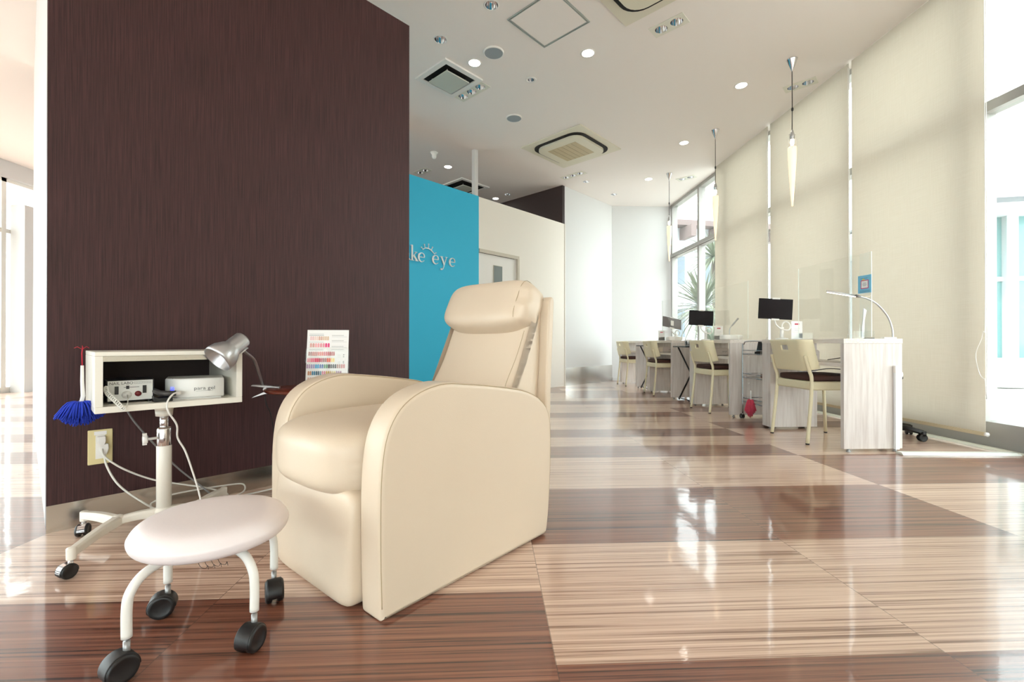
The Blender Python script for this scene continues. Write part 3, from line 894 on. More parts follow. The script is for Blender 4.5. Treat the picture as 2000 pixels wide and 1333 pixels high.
# ------------------------------------------------------------------ trolley with equipment
TR = (-1.287, 1.685, 0)
def trolley():
    t = thing('equipment_trolley', 'cream pedestal trolley with an open box shelf on four casters', 'trolley', TR, WA-R(1))
    w, d, z0, z1, th = .203, .200, .469, .661, .02
    b = MB()
    b.box(-w, w, -d, d, z1-.014, z1).box(-w, w, -d, d, z0, z0+.02).box(-w, -w+th, -d, d, z0+.02, z1-.014).box(w-th, w, -d, d, z0+.02, z1-.014)
    b.build('box_shelf', M_cpaint, t, bevel=.0018)
    MB().box(-w+th, w-th, d-.012, d-.004, z0+.02, z1-.014).build('back_panel', M_brown2, t)
    MB().box(-w+th, w-th, -d+.008, -d+.012, z1-.031, z1-.0145).build('metal_rail', M_steel, t)
    c = MB(); c.lathe([(.028, .442), (.03, .452), (.03, .468)], n=24); c.box(-.05, .05, -.05, .05, .462, .4688)
    c.lathe([(.026, .42), (.028, .442)], n=24); c.build('top_collar', M_cpaint, t)
    MB().lathe([(.0145, .36), (.0145, .435)], n=24).build('inner_post', M_chrome, t)
    MB().lathe([(.022, .31), (.0235, .312), (.0235, .372), (.021, .378), (.0146, .38)], n=28, cap=False).build('chrome_collar', M_chrome, t)
    k = MB(); k.cyl((-.02, -.012, .342), (-.05, -.012, .342), .0045, 10)
    k.lathe([(.0, 0), (.014, 0), (.016, .003), (.016, .011), (.013, .014), (0, .014)], (-.050, -.012, .342), 12, Matrix.Rotation(-PI/2, 4, 'Y'))
    k.box(-.064, -.052, -.017, -.007, .322, .364)
    k.build('clamp_knob', M_wplastic, t)
    MB().lathe([(.0235, .06), (.0235, .308), (.0225, .31)], n=28).build('column', M_cpaint, t)
    # base: forks at both ends (given in world directions, turned into the local frame)
    Li = Matrix.Rotation(-(WA-R(1)), 3, 'Z')
    def L(x, y, z): 
        v = Li @ Vector((x-TR[0], y-TR[1], 0)); return (v.x, v.y, z)
    node1 = L(-1.385, 1.60, .066); node2 = L(-1.205, 1.73, .066)
    tips = [L(-1.300, 1.345, .072), L(-1.535, 1.635, .072), L(-1.205, 1.905, .072), L(-1.02, 1.66, .072)]
    fr = MB()
    def arm(a, b2, h0=.016, h1=.012, w0=.016, w1=.012, drop=0):
        a = Vector(a); b2 = Vector(b2); P = spline([a, a.lerp(b2, .5)+Vector((0, 0, .004)), b2], 5)
        vs = []; n = len(P)
        for i, p in enumerate(P):
            f = i/(n-1); dd = (b2-a).normalized(); sd = dd.cross(Vector((0, 0, 1)))
            ww = w0+(w1-w0)*f; hh = h0+(h1-h0)*f
            for (q, s) in ((-1, -1), (1, -1), (1, .55), (.6, 1), (-.6, 1), (-1, .55)): vs.append(p+sd*ww*q+Vector((0, 0, hh*s)))
        fs = [(j*6+k, j*6+(k+1) % 6, (j+1)*6+(k+1) % 6, (j+1)*6+k) for j in range(n-1) for k in range(6)]
        fs += [tuple(range(6)), tuple((n-1)*6+k for k in range(6))]
        fr.add(vs, fs, False)
    arm((0, 0, .066), node1, w0=.02); arm((0, 0, .066), node2, w0=.02)
    arm(node1, tips[0]); arm(node1, tips[1]); arm(node2, tips[2]); arm(node2, tips[3])
    fr.lathe([(.034, .05), (.034, .075), (.026, .084)], n=24)
    for p in (node1, node2): fr.lathe([(.018, .051), (.018, .08), (.01, .084)], (p[0], p[1], 0), 16)
    for p in tips: fr.lathe([(.012, .050), (.0125, .084), (.008, .086)], (p[0], p[1], 0), 14)
    base = fr.build('star_base', M_cpaint, t, bevel=.002)
    for i, p in enumerate(tips):
        a = (.4, 1.2, 2.2, 0)[i]
        b = MB(); m = MB()
        twin_caster(b, m, (p[0]-.010*math.cos(a), p[1]-.010*math.sin(a), 0), a, .021, .036, .004)
        q = b.build('caster', M_caster, base)
        m2 = MB(); X = Matrix.Translation(Vector((p[0]-.010*math.cos(a), p[1]-.010*math.sin(a), 0))) @ Matrix.Rotation(a, 4, 'Z')
        hood = [(.0225*math.cos(g), .021+.0225*math.sin(g)) for g in [R(x) for x in range(-30, 181, 15)]]
        m2.prism(hood, -.0105, .0105, 'y', X)
        m2.build('caster_hood', M_chrome, base)
        m.build('caster_stem', M_chrome, base)
    return t
trolley()
TZ = WA-R(1)
def TW(x, y, z):
    return (TR[0]+x*math.cos(TZ)-y*math.sin(TZ), TR[1]+x*math.sin(TZ)+y*math.cos(TZ), z)
# nail drill control box
def drill_box():
    t = thing('nail_drill_box', 'small control box with sliders, dial and coiled cable on the trolley shelf', 'control box', TW(-.106, -.060, .489), TZ-R(2))
    global DRB; DRB = t
    MB().box(-.062, .062, -.055, .055, .004, .078).build('case', M_black, t, bevel=.004)
    f = MB(); f.box(-.058, .058, -.0575, -.0552, .008, .074); fp = f.build('face_plate', mat('face_plate', (226, 226, 222), .4), t)
    ft = MB()
    for a in (-.05, .05):
        for b in (-.045, .045): ft.cyl((a, b, 0), (a, b, .004), .006, 10)
    ft.build('foot', M_black, t)
    text('lettering', 'NAIL LABO', .0128, M_black, fp, (-.024, -.0577, .0655), (PI/2, 0, 0), .0003, scale=(.95, 1, 1))
    g = MB()
    for k in range(11):
        x = .009+k*.0043
        g.box(x, x+.0034, -.0581, -.0577, .0625, .0632).box(x, x+.0034, -.0581, -.0577, .0688, .0695)
        g.box(x, x+.0007, -.0581, -.0577, .0632, .0688)
    g.build('outline_print', mat('grey_print', (120, 120, 120), .5), fp)
    s = MB()
    for x in (-.036, .036): s.box(x-.005, x+.005, -.0605, -.0577, .03, .056)
    s.box(-.018, .022, -.0585, -.0577, .051, .0525); s.box(-.012, -.004, -.060, -.0577, .046, .057)
    s.build('slider', M_black, fp)
    d = MB(); d.lathe([(.013, 0), (.013, .001), (.009, .003), (.008, .010), (0, .011)], (-.010, -.0577, .027), 20, Matrix.Rotation(PI/2, 4, 'X')); d.build('dial', M_wplastic, fp)
    d = MB(); d.lathe([(.009, 0), (.009, .003), (0, .004)], (.019, -.0577, .029), 20, Matrix.Rotation(PI/2, 4, 'X')); d.build('red_knob', mat('dark_red', (110, 20, 26), .4), fp)
    c = MB()
    path = spline([Vector(p) for p in ((-.064, -.100, .056), (-.062, -.118, .042), (-.050, -.140, .026), (-.036, -.156, .008), (-.024, -.160, -.010))], 44)
    pts = []
    for i, p in enumerate(path):
        a = i*.55
        pts.append(p+Vector((math.cos(a)*.0048, math.cos(a)*-.002, math.sin(a)*.0062)))
    pts2 = [Vector((-.060, -.060, .050)), Vector((-.062, -.085, .056))] + pts + [Vector((-.016, -.148, -.002)), Vector((-.010, -.10, .012)), Vector((-.010, -.069, .027))]
    c.tube(pts2, .0017, 6)
    c.build('coiled_cable', M_cord, t)
drill_box()
def gel_box():
    t = thing('uv_lamp_box', 'white curing lamp box with blue digits on the right of the trolley shelf', 'nail lamp', TW(.088, -.062, .489), TZ-R(12))
    poly = [(-.092, .004), (-.092, .045), (-.078, .064), (-.055, .073), (.072, .073), (.084, .063), (.084, .004)]
    MB().prism(poly, -.09, .085, 'y').bm.free()
    MB().prism([(-.092, -.035), (-.047, -.09), (.084, -.09), (.084, .085), (-.092, .085)], .004, .073, 'z', bev=.006).build('case', M_wplastic, t)
    MB().box(-.08, .075, -.08, .075, 0, .004).build('base', M_wplastic, t)
    text('lettering', 'para gel', .017, M_gcord, t, (.025, -.0912, .037), (PI/2, 0, 0), .0003, scale=(1.2, 1, 1))
    MB().box(0, .05, -.0908, -.0902, .027, .0276).build('underline', M_gcord, t)
    Mx = Matrix.Translation(Vector((-.0935, -.055, .032))) @ Matrix.Rotation(-PI/2, 4, 'Z') @ Matrix.Rotation(PI/2, 4, 'X')
    text('digits', '50', .018, M_bluedig, t, (-.0702, -.0632, .036), (PI/2, 0, R(-50.7)), .0004)
    b = MB()
    for k in range(4): b.box(-.070+.0045*0, -.062, -.06+k*.014, -.053+k*.014, .0695, .0725, Matrix.Rotation(0, 4, 'Y'))
    b.build('button', M_gcord, t)
gel_box()
t = thing('drill_handpiece_rest', 'black rest holding a handpiece between the two boxes on the trolley', 'tool rest', TW(-.028, -.150, .489), TZ)
REST = t
MB().prism([(-.026, 0), (-.026, .02), (-.012, .012), (.012, .014), (.026, .028), (.026, 0)], -.02, .02, 'y').build('rest', M_black, t, bevel=.002)
h = MB().tube([(-.02, .05, .036), (-.006, .0, .028), (.012, -.01, .026), (.036, -.015, .026)], [.009, .009], 14)
h.build('handpiece', mat('handpiece_grey', (70, 66, 66), .4), t)
MB().tube([(.030, -.014, .026), (.05, -.017, .026)], .0065, 12).build('handpiece_tip', M_wplastic, t)
# white cable hanging over the shelf edge to the floor
def adopt(o, p):
    bpy.context.view_layer.update()
    o.parent = p; o.matrix_parent_inverse = p.matrix_world.inverted(); return o
def cable(name, pts, r, m, parent, k=8):
    return adopt(MB().tube(pts, r, 8, smooth=k).build(name, m), parent)

# ------------------------------------------------------------------ cables and outlet (positions along the brown wall)
def outlet():
    t = thing('wall_outlet', 'ivory socket plate with plugs on the brown wall', 'outlet', W(.145, 0, .29), WA)
    global OUT; OUT = t
    MB().box(-.036, .036, -.008, -.0005, -.066, .066).build('plate', M_ivory, t, bevel=.003)
    MB().box(-.014, .014, -.010, -.008, -.045, .045).build('socket', M_wplastic, t)
    MB().box(-.018, .018, -.0105, -.0085, .046, .060).build('paper_label', M_paper, t)
    for k, z in ((0, .018), (1, -.012)):
        p = MB().prism([(-.012, .024), (.012, .024), (.013, .004), (.006, -.018), (-.006, -.018), (-.013, .004)], -.030-.0*k, -.0105, 'y', Matrix.Translation(Vector((.002+k*.008, 0, z))))
        p.build('plug', M_wplastic, t, bevel=.003)
outlet()
FZ = .006
cable('power_cord', [W(.147, -.030, .285), W(.155, -.045, .255), W(.21, -.06, .20), W(.30, -.06, .14), W(.40, -.07, .10), W(.47, -.09, .075), W(.55, -.10, .03), W(.50, -.12, FZ), W(.38, -.14, FZ)], .0036, M_cord, OUT)
cable('power_cord', [W(.155, -.030, .265), W(.16, -.045, .22), W(.19, -.08, .15), W(.25, -.10, .08), W(.31, -.13, .03), W(.38, -.16, FZ), W(.48, -.19, FZ)], .0036, M_cord, OUT)
cable('power_cord', [W(.285, -.10, .058), W(.33, -.09, .072), W(.42, -.08, .072), W(.55, -.09, .068), W(.61, -.10, .06), W(.60, -.12, .03), W(.50, -.13, .02), W(.36, -.13, .018), W(.29, -.12, .04), W(.285, -.10, .058)], .0034, M_cord, OUT)
cable('power_cord', [W(.60, -.13, .02), W(.74, -.10, .012), W(.90, -.08, .02), W(1.02, -.06, .05), W(1.12, -.05, .07)], .0034, M_cord, OUT)
cable('power_cord', [W(.20, -.12, .49), W(.21, -.06, .45), W(.24, -.05, .38), W(.31, -.05, .27), W(.38, -.06, .17), W(.45, -.09, .09), W(.50, -.14, .03), W(.52, -.2, FZ)], .0036, M_gcord, DRB)
cable('power_cord', [TW(.020, -.165, .516), TW(-.004, -.19, .515), TW(-.024, -.212, .49), TW(-.022, -.215, .46), TW(.004, -.20, .41), TW(.012, -.17, .36), TW(.035, -.16, .31), TW(.055, -.16, .24), TW(.075, -.16, .16), TW(.09, -.16, .08), TW(.11, -.15, .02), TW(.15, -.13, FZ)], .0030, M_wplastic, REST)
# ------------------------------------------------------------------ duster on the trolley
def duster(name, label, loc, rz, L, hz, col, mh, n, w, fz, seed, cat='duster'):
    rnd = random.Random(seed)
    t = thing(name, label, cat, loc, rz)
    MB().tube([(0, 0, hz), (0, 0, hz-.05), (.002, 0, hz-.10), (-.004, 0, hz-L)], [.004, .006], 12).build('handle', mh, t)
    f = MB()
    for k in range(n):
        a = rnd.uniform(0, 2*PI); q = rnd.uniform(.1, 1)**.6
        p0 = Vector((-.004, 0, hz-L+.012))
        d = Vector((math.cos(a)*w*q, math.sin(a)*w*.6*q, -fz*(1.05-.55*q)))
        p1 = p0+d*.5+Vector((0, 0, fz*.30*q)); p2 = p0+d+Vector((rnd.uniform(-.004, .004), 0, rnd.uniform(-.008, .004)))
        pr = spline([p0, p1, p2], 3)
        f.tube(pr, [.0030, .0016], 4)
    f.build('fibres', col, t)
    return t
dd = duster('duster', 'blue fluffy duster hanging from the left side of the trolley box', TW(-.2235, -.05, 0), TZ, .135, .615, M_bluefl, M_wplastic, 420, .062, .075, 2)
rs = MB(); rs.tube([(0, 0, .612), (-.001, 0, .655), (.001, 0, .676)], .0016, 6)
for a in (-.012, .0, .010): rs.tube([(0, 0, .668), (a, -.003, .680-.3*abs(a)), (a*1.6, -.004, .672)], .0009, 5)
rs.build('red_string', M_red, dd)

# ------------------------------------------------------------------ side table, clip lamp, colour chart
TB = (-.915, 2.035, 0)
t = thing('side_table', 'small round red-brown table behind the recliner arm', 'table', TB, 0)
MB().lathe([(0, .474), (.165, .474), (.172, .479), (.172, .486), (.166, .490), (0, .490)], n=48, cap=False).build('tabletop', M_redwood, t)
MB().lathe([(.018, .02), (.018, .47), (.06, .4739)], n=20).build('pole', M_black, t)
MB().lathe([(0, .0), (.13, 0), (.13, .012), (.02, .022)], n=32).build('base', M_black, t)
def clip_lamp():
    cx, cy = -1.075, 1.985
    t = thing('clip_lamp', 'silver gooseneck clip lamp clamped to the small round table', 'lamp', (cx, cy, .49), R(15))
    # x axis: towards the table; the neck leans back over the trolley
    j = MB()
    j.prism([(-.055, .012), (-.05, .018), (.0, .014), (.055, .006), (.058, .001), (.0, .004)], -.011, .011, 'y')
    j.prism([(-.052, -.040), (-.046, -.034), (.0, -.012), (.03, -.017), (.033, -.022), (.0, -.024)], -.011, .011, 'y')
    j.cyl((0, -.012, -.003), (0, .012, -.003), .008, 12)
    j.build('clamp', M_silver, t, bevel=.0015)
    def LW(x, y, z):
        v = Matrix.Rotation(-R(15), 3, 'Z') @ Vector((x-cx, y-cy, 0)); return Vector((v.x, v.y, z-.49))
    nk = [(-.012, 0, .014), LW(-1.063, 1.92, .549), LW(-1.041, 1.84, .617), LW(-1.024, 1.75, .652), LW(-1.005, 1.68, .672), LW(-.995, 1.655, .682)]
    MB().tube(nk, .0058, 12, smooth=8).build('gooseneck', M_silver, t)
    a = LW(-.984, 1.672, .706); d = (LW(-1.031, 1.585, .627)-a).normalized()
    q = d.to_track_quat('Z', 'Y').to_matrix().to_4x4() @ Matrix.Scale(1.25, 4); q.translation = a
    h = MB()
    h.lathe([(.0, 0), (.020, .001), (.024, .006), (.025, .045), (.030, .052), (.039, .070), (.042, .088), (.041, .098), (.039, .097), (.036, .07), (.02, .055), (0, .052)], n=32, M=q, cap=False)
    hd = h.build('lamp_shade', M_silver, t)
    lb = MB().prism([(-.014, .010), (.014, .010), (.014, .036), (-.014, .036)], .0245, .0256, 'y', q @ Matrix.Rotation(R(160), 4, 'Z'))
    lb.build('paper_label', M_paper, hd)
    tag_ = MB().tube([(-.004, 0, -.018), (.004, .0, -.07), (.02, .01, -.12), (.03, .03, -.25), (.025, .05, -.40), (.03, .06, -.47)], .0022, 6, smooth=6)
    tag_.cushion((.024, .045, -.31), (.018, .014, .035), 4, 6)
    tag_.build('cord', M_bcord, t)
clip_lamp()
def chart():
    t = thing('colour_chart_stand', 'white nail colour chart in a clear stand on the small round table', 'chart', (-.846, 2.075, .49), R(6))
    Mt = Matrix.Rotation(R(-7), 4, 'X') @ Matrix.Diagonal((.94, 1, .89, 1))
    def P(mb, x0, x1, z0, z1, d=0.0015, y=-.0005): return mb.box(x0, x1, y-d, y, z0, z1, Mt)
    P(MB(), -.098, .098, .006, .292).build('card', M_paper, t)
    a = MB(); a.box(-.102, .102, -.006, -.004, .002, .20, Mt); a.box(-.102, .102, .002, .004, .002, .20, Mt); a.box(-.102, .102, -.03, .05, 0, .003)
    a.build('clear_holder', M_acrylic, t)
    rows = [(.248, 9, -.085, .005, [(236, 200, 200), (240, 214, 204), (214, 170, 150), (222, 190, 160)]),
            (.212, 8, -.085, .01, [(214, 160, 150), (240, 170, 175), (230, 150, 160), (235, 60, 130)]),
            (.168, 14, -.09, .035, [(170, 110, 100), (200, 120, 110), (226, 130, 120), (214, 110, 120), (190, 100, 100)]),
            (.135, 14, -.095, .035, [(240, 160, 170), (236, 110, 140), (226, 40, 90), (190, 60, 80), (150, 60, 60), (236, 90, 50), (240, 210, 120)]),
            (.103, 18, -.097, .085, [(190, 160, 190), (170, 160, 200), (70, 170, 220), (60, 100, 170), (90, 150, 110), (60, 50, 50), (60, 50, 50), (180, 140, 130), (200, 130, 130)]),
            (.068, 17, -.09, .07, [(200, 140, 100), (60, 130, 160), (40, 90, 110), (190, 60, 90), (190, 150, 50), (210, 190, 120), (150, 100, 130)]),
            (.036, 16, -.09, .07, [(230, 190, 180), (120, 80, 160), (60, 60, 80), (200, 120, 60)])]
    for z, n, x0, x1, cs in rows:
        for g, c in enumerate(cs):
            mb = MB(); k0 = int(g*n/len(cs)); k1 = int((g+1)*n/len(cs))
            for k in range(k0, k1):
                x = x0+(x1-x0)*(k+.5)/n; w = (x1-x0)/n*.40
                poly = [(x-w, z-.010), (x+w, z-.010), (x+w, z+.006), (x+w*.6, z+.011), (x-w*.6, z+.011), (x-w, z+.006)]
                mb.prism(poly, -.0026, -.0020, 'y', Mt)
            if k1 > k0: mb.build('swatch', mat('swatch_%d_%d_%d' % c, c, .35), t)
    ln = MB()
    for z in (.270, .263, .262, .228, .190, .186):
        ln.box(-.088, -.02, -.0026, -.0020, z, z+.0012, Mt)
    for z in (.262, .235, .205, .188): ln.box(.018, .075, -.0026, -.0020, z, z+.0016, Mt); ln.box(.018, .09, -.0026, -.0020, z-.006, z-.0054, Mt)
    for z in (.16, .15, .125, .118): ln.box(.05, .062, -.0026, -.002, z, z+.001, Mt); ln.box(.074, .08, -.0026, -.002, z, z+.004, Mt)
    ln.build('printed_line', mat('print_grey', (140, 138, 140), .6), t)
chart()

# ------------------------------------------------------------------ desks
DL = .86
def desk():
    t = thing('manicure_desk', 'pale ash manicure desk nearest the camera, its end panel facing us', 'desk', (2.083, 2.858, 0), NA+R(.2), 'pale wood manicure desks in a row')
    w = .388
    MB().box(0, w, 0, DL, .685, .715).build('desktop', M_desktop, t, bevel=.0015)
    MB().box(0.002, w-.002, .002, .03, .02, .685).build('side_panel', M_desk, t, bevel=.001)
    MB().box(0.002, w-.002, DL-.11, DL-.002, .02, .685).build('side_panel', M_desk, t, bevel=.001)
    MB().box(.004, w-.02, .031, DL-.111, .535, .56).build('shelf', M_desktop, t, bevel=.001)
    for x in (.04, w-.04):
        for y in (.015, DL-.06):
            MB().lathe([(.012, 0), (.014, .003), (.01, .006), (.008, .0199)], (x, y, 0), 14).build('foot', M_alu, t)
    return t
desk0 = desk()
DESKS = [(2.083, 2.858), (2.015, 4.205), (1.948, 5.56), (1.885, 6.915)]
dup(desk0, (2.015, 4.205, 0), NA+R(.2), 'second pale ash desk from the camera, behind the chrome cart')
dup(desk0, (1.948, 5.56, 0), NA+R(.2), 'third pale ash desk from the camera, beyond the black folding table')
dup(desk0, (1.885, 6.915, 0), NA+R(.2), 'farthest pale ash desk, close to the back wall')

def side_chair():
    t = thing('side_chair', 'cream metal chair with brown seat at the nearest desk', 'chair', (2.205, 3.285, 0), R(2.5), 'cream chairs along the desks')
    cs = []
    for s in (-1, 1):
        l = MB().tube([(-.215, s*.195, .004), (-.185, s*.188, .30), (-.178, s*.186, .44), (-.195, s*.186, .50), (-.222, s*.182, .60)], .0115, 12, smooth=5)
        lo = l.build('rear_leg', M_chair, t)
        MB().lathe([(.012, 0), (.012, .008)], (-.215, s*.195, 0), 12).build('rubber_foot', M_black, lo)
        l = MB().tube([(.205, s*.195, .004), (.185, s*.188, .40)], .0115, 12)
        lo = l.build('front_leg', M_chair, t)
        MB().lathe([(.012, 0), (.012, .008)], (.205, s*.195, 0), 12).build('rubber_foot', M_black, lo)
    f = MB(); f.box(-.185, .20, -.20, .20, .365, .425); f.build('seat_frame', M_chair, t, bevel=.012, seg=3)
    MB().cushion((.01, 0, .446), (.385, .385, .045), 7, 14).build('seat', M_seat, t)
    # moulded backrest with rounded wings and a hand slot
    b = bmesh.new(); NX, NZ = 30, 12
    def S(u, v):
        y = (u-.5)*.43; z = .495+v*.215
        z += -.006*math.cos((u-.5)*PI)*0
        e = max(0, abs(u-.5)-.33)/.17
        x = -.195-.052*v - .012*math.cos((u-.5)*PI) + .07*e*e
        y *= 1-.10*e*e*e
        if v < .5 and e > 0: z += .05*e*e*(1-2*v)*.4
        return Vector((x, y, z))
    grid = [[b.verts.new(S(i/NX, j/NZ)) for j in range(NZ+1)] for i in range(NX+1)]
    for i in range(NX):
        for j in range(NZ):
            if (12 <= i <= 16 and j in (8, 9)): continue
            fc = b.faces.new((grid[i][j], grid[i+1][j], grid[i+1][j+1], grid[i][j+1])); fc.smooth = True
    me = bpy.data.meshes.new('backrest'); b.to_mesh(me); b.free(); me.materials.append(M_chair)
    o = bpy.data.objects.new('backrest', me); COL.objects.link(o); o.parent = t
    so = o.modifiers.new('solid', 'SOLIDIFY'); so.thickness = .012; so.offset = 0
    bv = o.modifiers.new('bevel', 'BEVEL'); bv.width = .003; bv.segments = 2; bv.limit_method = 'ANGLE'
    return t
ch = side_chair()
dup(ch, (2.125, 4.64, 0), R(4), 'cream metal chair with brown seat at the second desk')
dup(ch, (2.045, 6.09, 0), R(1), 'cream metal chair with brown seat at the third desk, beside the black legs')
dup(ch, (1.99, 7.40, 0), R(6), 'farthest cream metal chair, at the last desk')

def DP(k, x, y, z=.715):
    a = NA+R(.2); o = DESKS[k]
    return (o[0]+x*math.cos(a)-y*math.sin(a), o[1]+x*math.sin(a)+y*math.cos(a), z)

# acrylic partitions
def partition(k, y0, y1, zt, label):
    t = thing('acrylic_partition', label, 'screen', DP(k, .2, y0), NA+R(.2), 'clear acrylic partitions on the desks')
    MB().box(-.002, .002, 0, y1-y0, .012, zt-.715).build('sheet', M_acrylic, t)
    e = MB(); e.box(-.0022, .0022, -.002, 0, .012, zt-.715); e.box(-.0022, .0022, y1-y0, y1-y0+.002, .012, zt-.715)
    e.build('sheet_edge', M_acredge, t)
    ft = MB()
    for y in (.06, y1-y0-.06): ft.box(-.07, .07, y-.0025, y+.0025, 0, .05)
    ft.build('foot', M_acrylic, t)
    return t
partition(0, .02, .70, 1.27, 'clear acrylic screen on the nearest desk')
partition(1, .05, .70, 1.27, 'clear acrylic screen on the second desk')
partition(2, .15, .80, 1.27, 'clear acrylic screen on the third desk')
# poster on the nearest screen
t = thing('blue_notice', 'small blue notice with a pink framed square stuck on the nearest acrylic screen', 'notice', DP(0, .1965, .015, 0), NA+R(.2))
MB().box(-.0012, -.0002, 0, .105, 1.01, 1.125).build('sheet', mat('notice_blue', (128, 200, 232), .5), t)
MB().box(-.0016, -.0012, .022, .082, 1.038, 1.094).build('frame', mat('notice_pink', (196, 60, 120), .5), t)
MB().box(-.0020, -.0016, .027, .077, 1.043, 1.089).build('white_square', M_paper, t)
p = MB()
for k, (a, b, z) in enumerate(((.04, .064, 1.072), (.036, .068, 1.064), (.04, .064, 1.056))): p.box(-.0024, -.0020, a, b, z, z+.002)
for z in (1.026, 1.020, 1.015): p.box(-.0016, -.0012, .012, .092, z, z+.0014)
p.box(-.0016, -.0012, .03, .085, 1.104, 1.106)
p.build('printed_line', mat('notice_print', (70, 90, 120), .5), t)
MB().prism([(.05, 1.094), (.074, 1.094), (.066, 1.103), (.056, 1.103)], -.0016, -.0012, 'x').build('yellow_mark', mat('notice_yellow', (232, 210, 90), .5), t)

# tablets on goose arms
def tablet(loc, rz, label, tilt=0, back=False):
    t = thing('tablet_stand', label, 'tablet', loc, rz, 'tablets on curved white stands')
    MB().lathe([(0, 0), (.045, 0), (.045, .008), (.018, .014), (.014, .014)], n=24, cap=False).build('base', M_wplastic, t)
    MB().cyl((0, 0, .01), (0, 0, .10), .014, 16).build('post', M_wplastic, t)
    MB().tube([(0, 0, .10), (.004, .0, .125), (.03, .01, .145), (.06, .01, .13), (.065, .0, .095), (.04, -.01, .075), (-.01, -.012, .085), (-.05, -.01, .12), (-.055, 0, .155)], .006, 10, smooth=6).build('curved_arm', M_wplastic, t)
    Mt = Matrix.Translation(Vector((-.055, -.012, .245))) @ Matrix.Rotation(R(tilt), 4, 'X') @ Matrix.Rotation(R(3 if not back else 14), 4, 'Y')
    w = .132
    s = MB().box(-w, w, -.004, .004, -.082, .082, Mt).build('tablet', M_screen if not back else mat('tablet_grey', (110, 104, 106), .4), t, bevel=.003)
    if not back: MB().box(-w+.012, w-.012, -.0046, -.004, -.073, .073, Mt).build('display', mat('display_off', (24, 17, 20), .3, spec=0.12), s)
    c = MB(); c.box(-.03, .03, -.007, .009, .078, .090, Mt); c.box(-.03, .03, -.007, .009, -.090, -.078, Mt); c.box(-.012, .012, .005, .011, -.085, .085, Mt)
    if back: c.box(-.02, .02, -.012, -.004, -.05, .03, Mt)
    c.build('holder_clip', M_wplastic, t)
    return t
tablet(DP(0, .13, .80), R(-4), 'dark tablet on a curved white stand at the near desk')
tablet(DP(1, .16, .80), R(-2), 'dark tablet on a curved white stand at the second desk')
tablet(DP(2, .34, .70), R(8), 'grey tilted tablet seen from behind on the third desk', -28, True)
def card(loc, rz, label, s=1.0):
    t = thing('menu_card', label, 'card', loc, rz, 'white menu cards on the desks')
    MB().box(-.048*s, .048*s, -.001, .001, .004, .148*s).build('card', M_paper, t)
    MB().box(-.05*s, .05*s, -.003, -.0012, .0, .05).box(-.05*s, .05*s, -.02, .02, 0, .003).build('clear_holder', M_acrylic, t)
    MB().box(-.020, .020, -.0016, -.001, .118*s, .130*s).build('red_print', mat('card_red', (196, 60, 84), .5), t)
    l = MB(); l.box(-.026, .026, -.0016, -.001, .088*s, .0895*s); l.box(-.02, .02, -.0016, -.001, .074*s, .0755*s); l.box(-.03, .03, -.0016, -.001, .06*s, .061*s)
    l.build('printed_line', mat('card_grey', (170, 166, 176), .6), t)
card(DP(0, .255, .80), R(6), 'white menu card with red heading beside the near tablet')
card(DP(1, .285, .76), R(6), 'white menu card with red heading on the second desk', 1.05)
card(DP(2, .17, .76), R(6), 'white menu card with red heading on the third desk', .95)
# arm cushions
for k, x, y, l, ww in ((1, .24, .42, 'white padded hand rest on the second desk', .14), (2, .22, .45, 'white padded hand rest on the third desk', .13)):
    c = MB().cushion((0, 0, .028), (ww*1.5, .12, .056), 5, 12)
    o = c.build('hand_rest', M_wplastic, loc=DP(k, x, y), rotz=.1); tag(o, l, 'hand rest', 'white hand rests')
# near LED lamp
def led_lamp(loc, rz, arc, bar, label, clampx=True):
    t = thing('desk_lamp', label, 'lamp', loc, rz)
    c = MB(); c.box(-.05, .03, -.015, .015, .002, .010); c.box(-.03, .03, -.015, .015, -.052, -.044); c.box(.012, .028, -.015, .015, -.044, .002)
    c.cyl((-.0, 0, -.046), (-.0, 0, -.0305), .004, 8); c.build('clamp', M_wplastic, t)
    MB().tube(arc, .0055, 12, smooth=7).build('gooseneck', M_silver, t)
    b = MB(); b.tube(bar, .0065, 12); bb = b.build('light_bar', M_silver, t)
    b = MB(); b.tube([Vector(p)+Vector((0, 0, -.0065)) for p in bar], .003, 8); b.build('light_strip', M_led, bb)
    b = MB(); b.tube([Vector(bar[0])-Vector((.0, 0, 0)), Vector(bar[0])+(Vector(bar[0])-Vector(bar[1])).normalized()*.03], [.011, .007], 12); b.build('joint', M_gcord, t)
    return t
ll = led_lamp(DP(0, .398, .10, .715), 0, [(.018, 0, .008), (.012, 0, .07), (-.02, 0, .15), (-.085, 0, .225), (-.15, 0, .262), (-.205, 0, .277)], [(-.225, 0, .281), (-.415, 0, .312)], 'silver arched lamp with a straight light bar on the near desk')
MB().tube([(.028, 0, 0), (.04, 0, -.005), (.038, -.002, -.03), (.012, -.004, -.11), (-.01, .0, -.16)], .0028, 8, smooth=6).build('cord', M_gcord, ll)
t = thing('desk_lamp', 'small silver gooseneck lamp standing on the second desk', 'lamp', DP(1, .36, .66), 0)
MB().lathe([(0, 0), (.03, 0), (.03, .008), (.006, .012)], n=20, cap=False).build('base', M_silver, t)
MB().tube([(0, 0, .01), (-.008, 0, .07), (-.004, 0, .12), (.02, 0, .16)], .006, 10, smooth=6).build('gooseneck', M_silver, t)
MB().tube([(.018, 0, .155), (.085, 0, .235)], .009, 12).build('light_bar', M_silver, t)
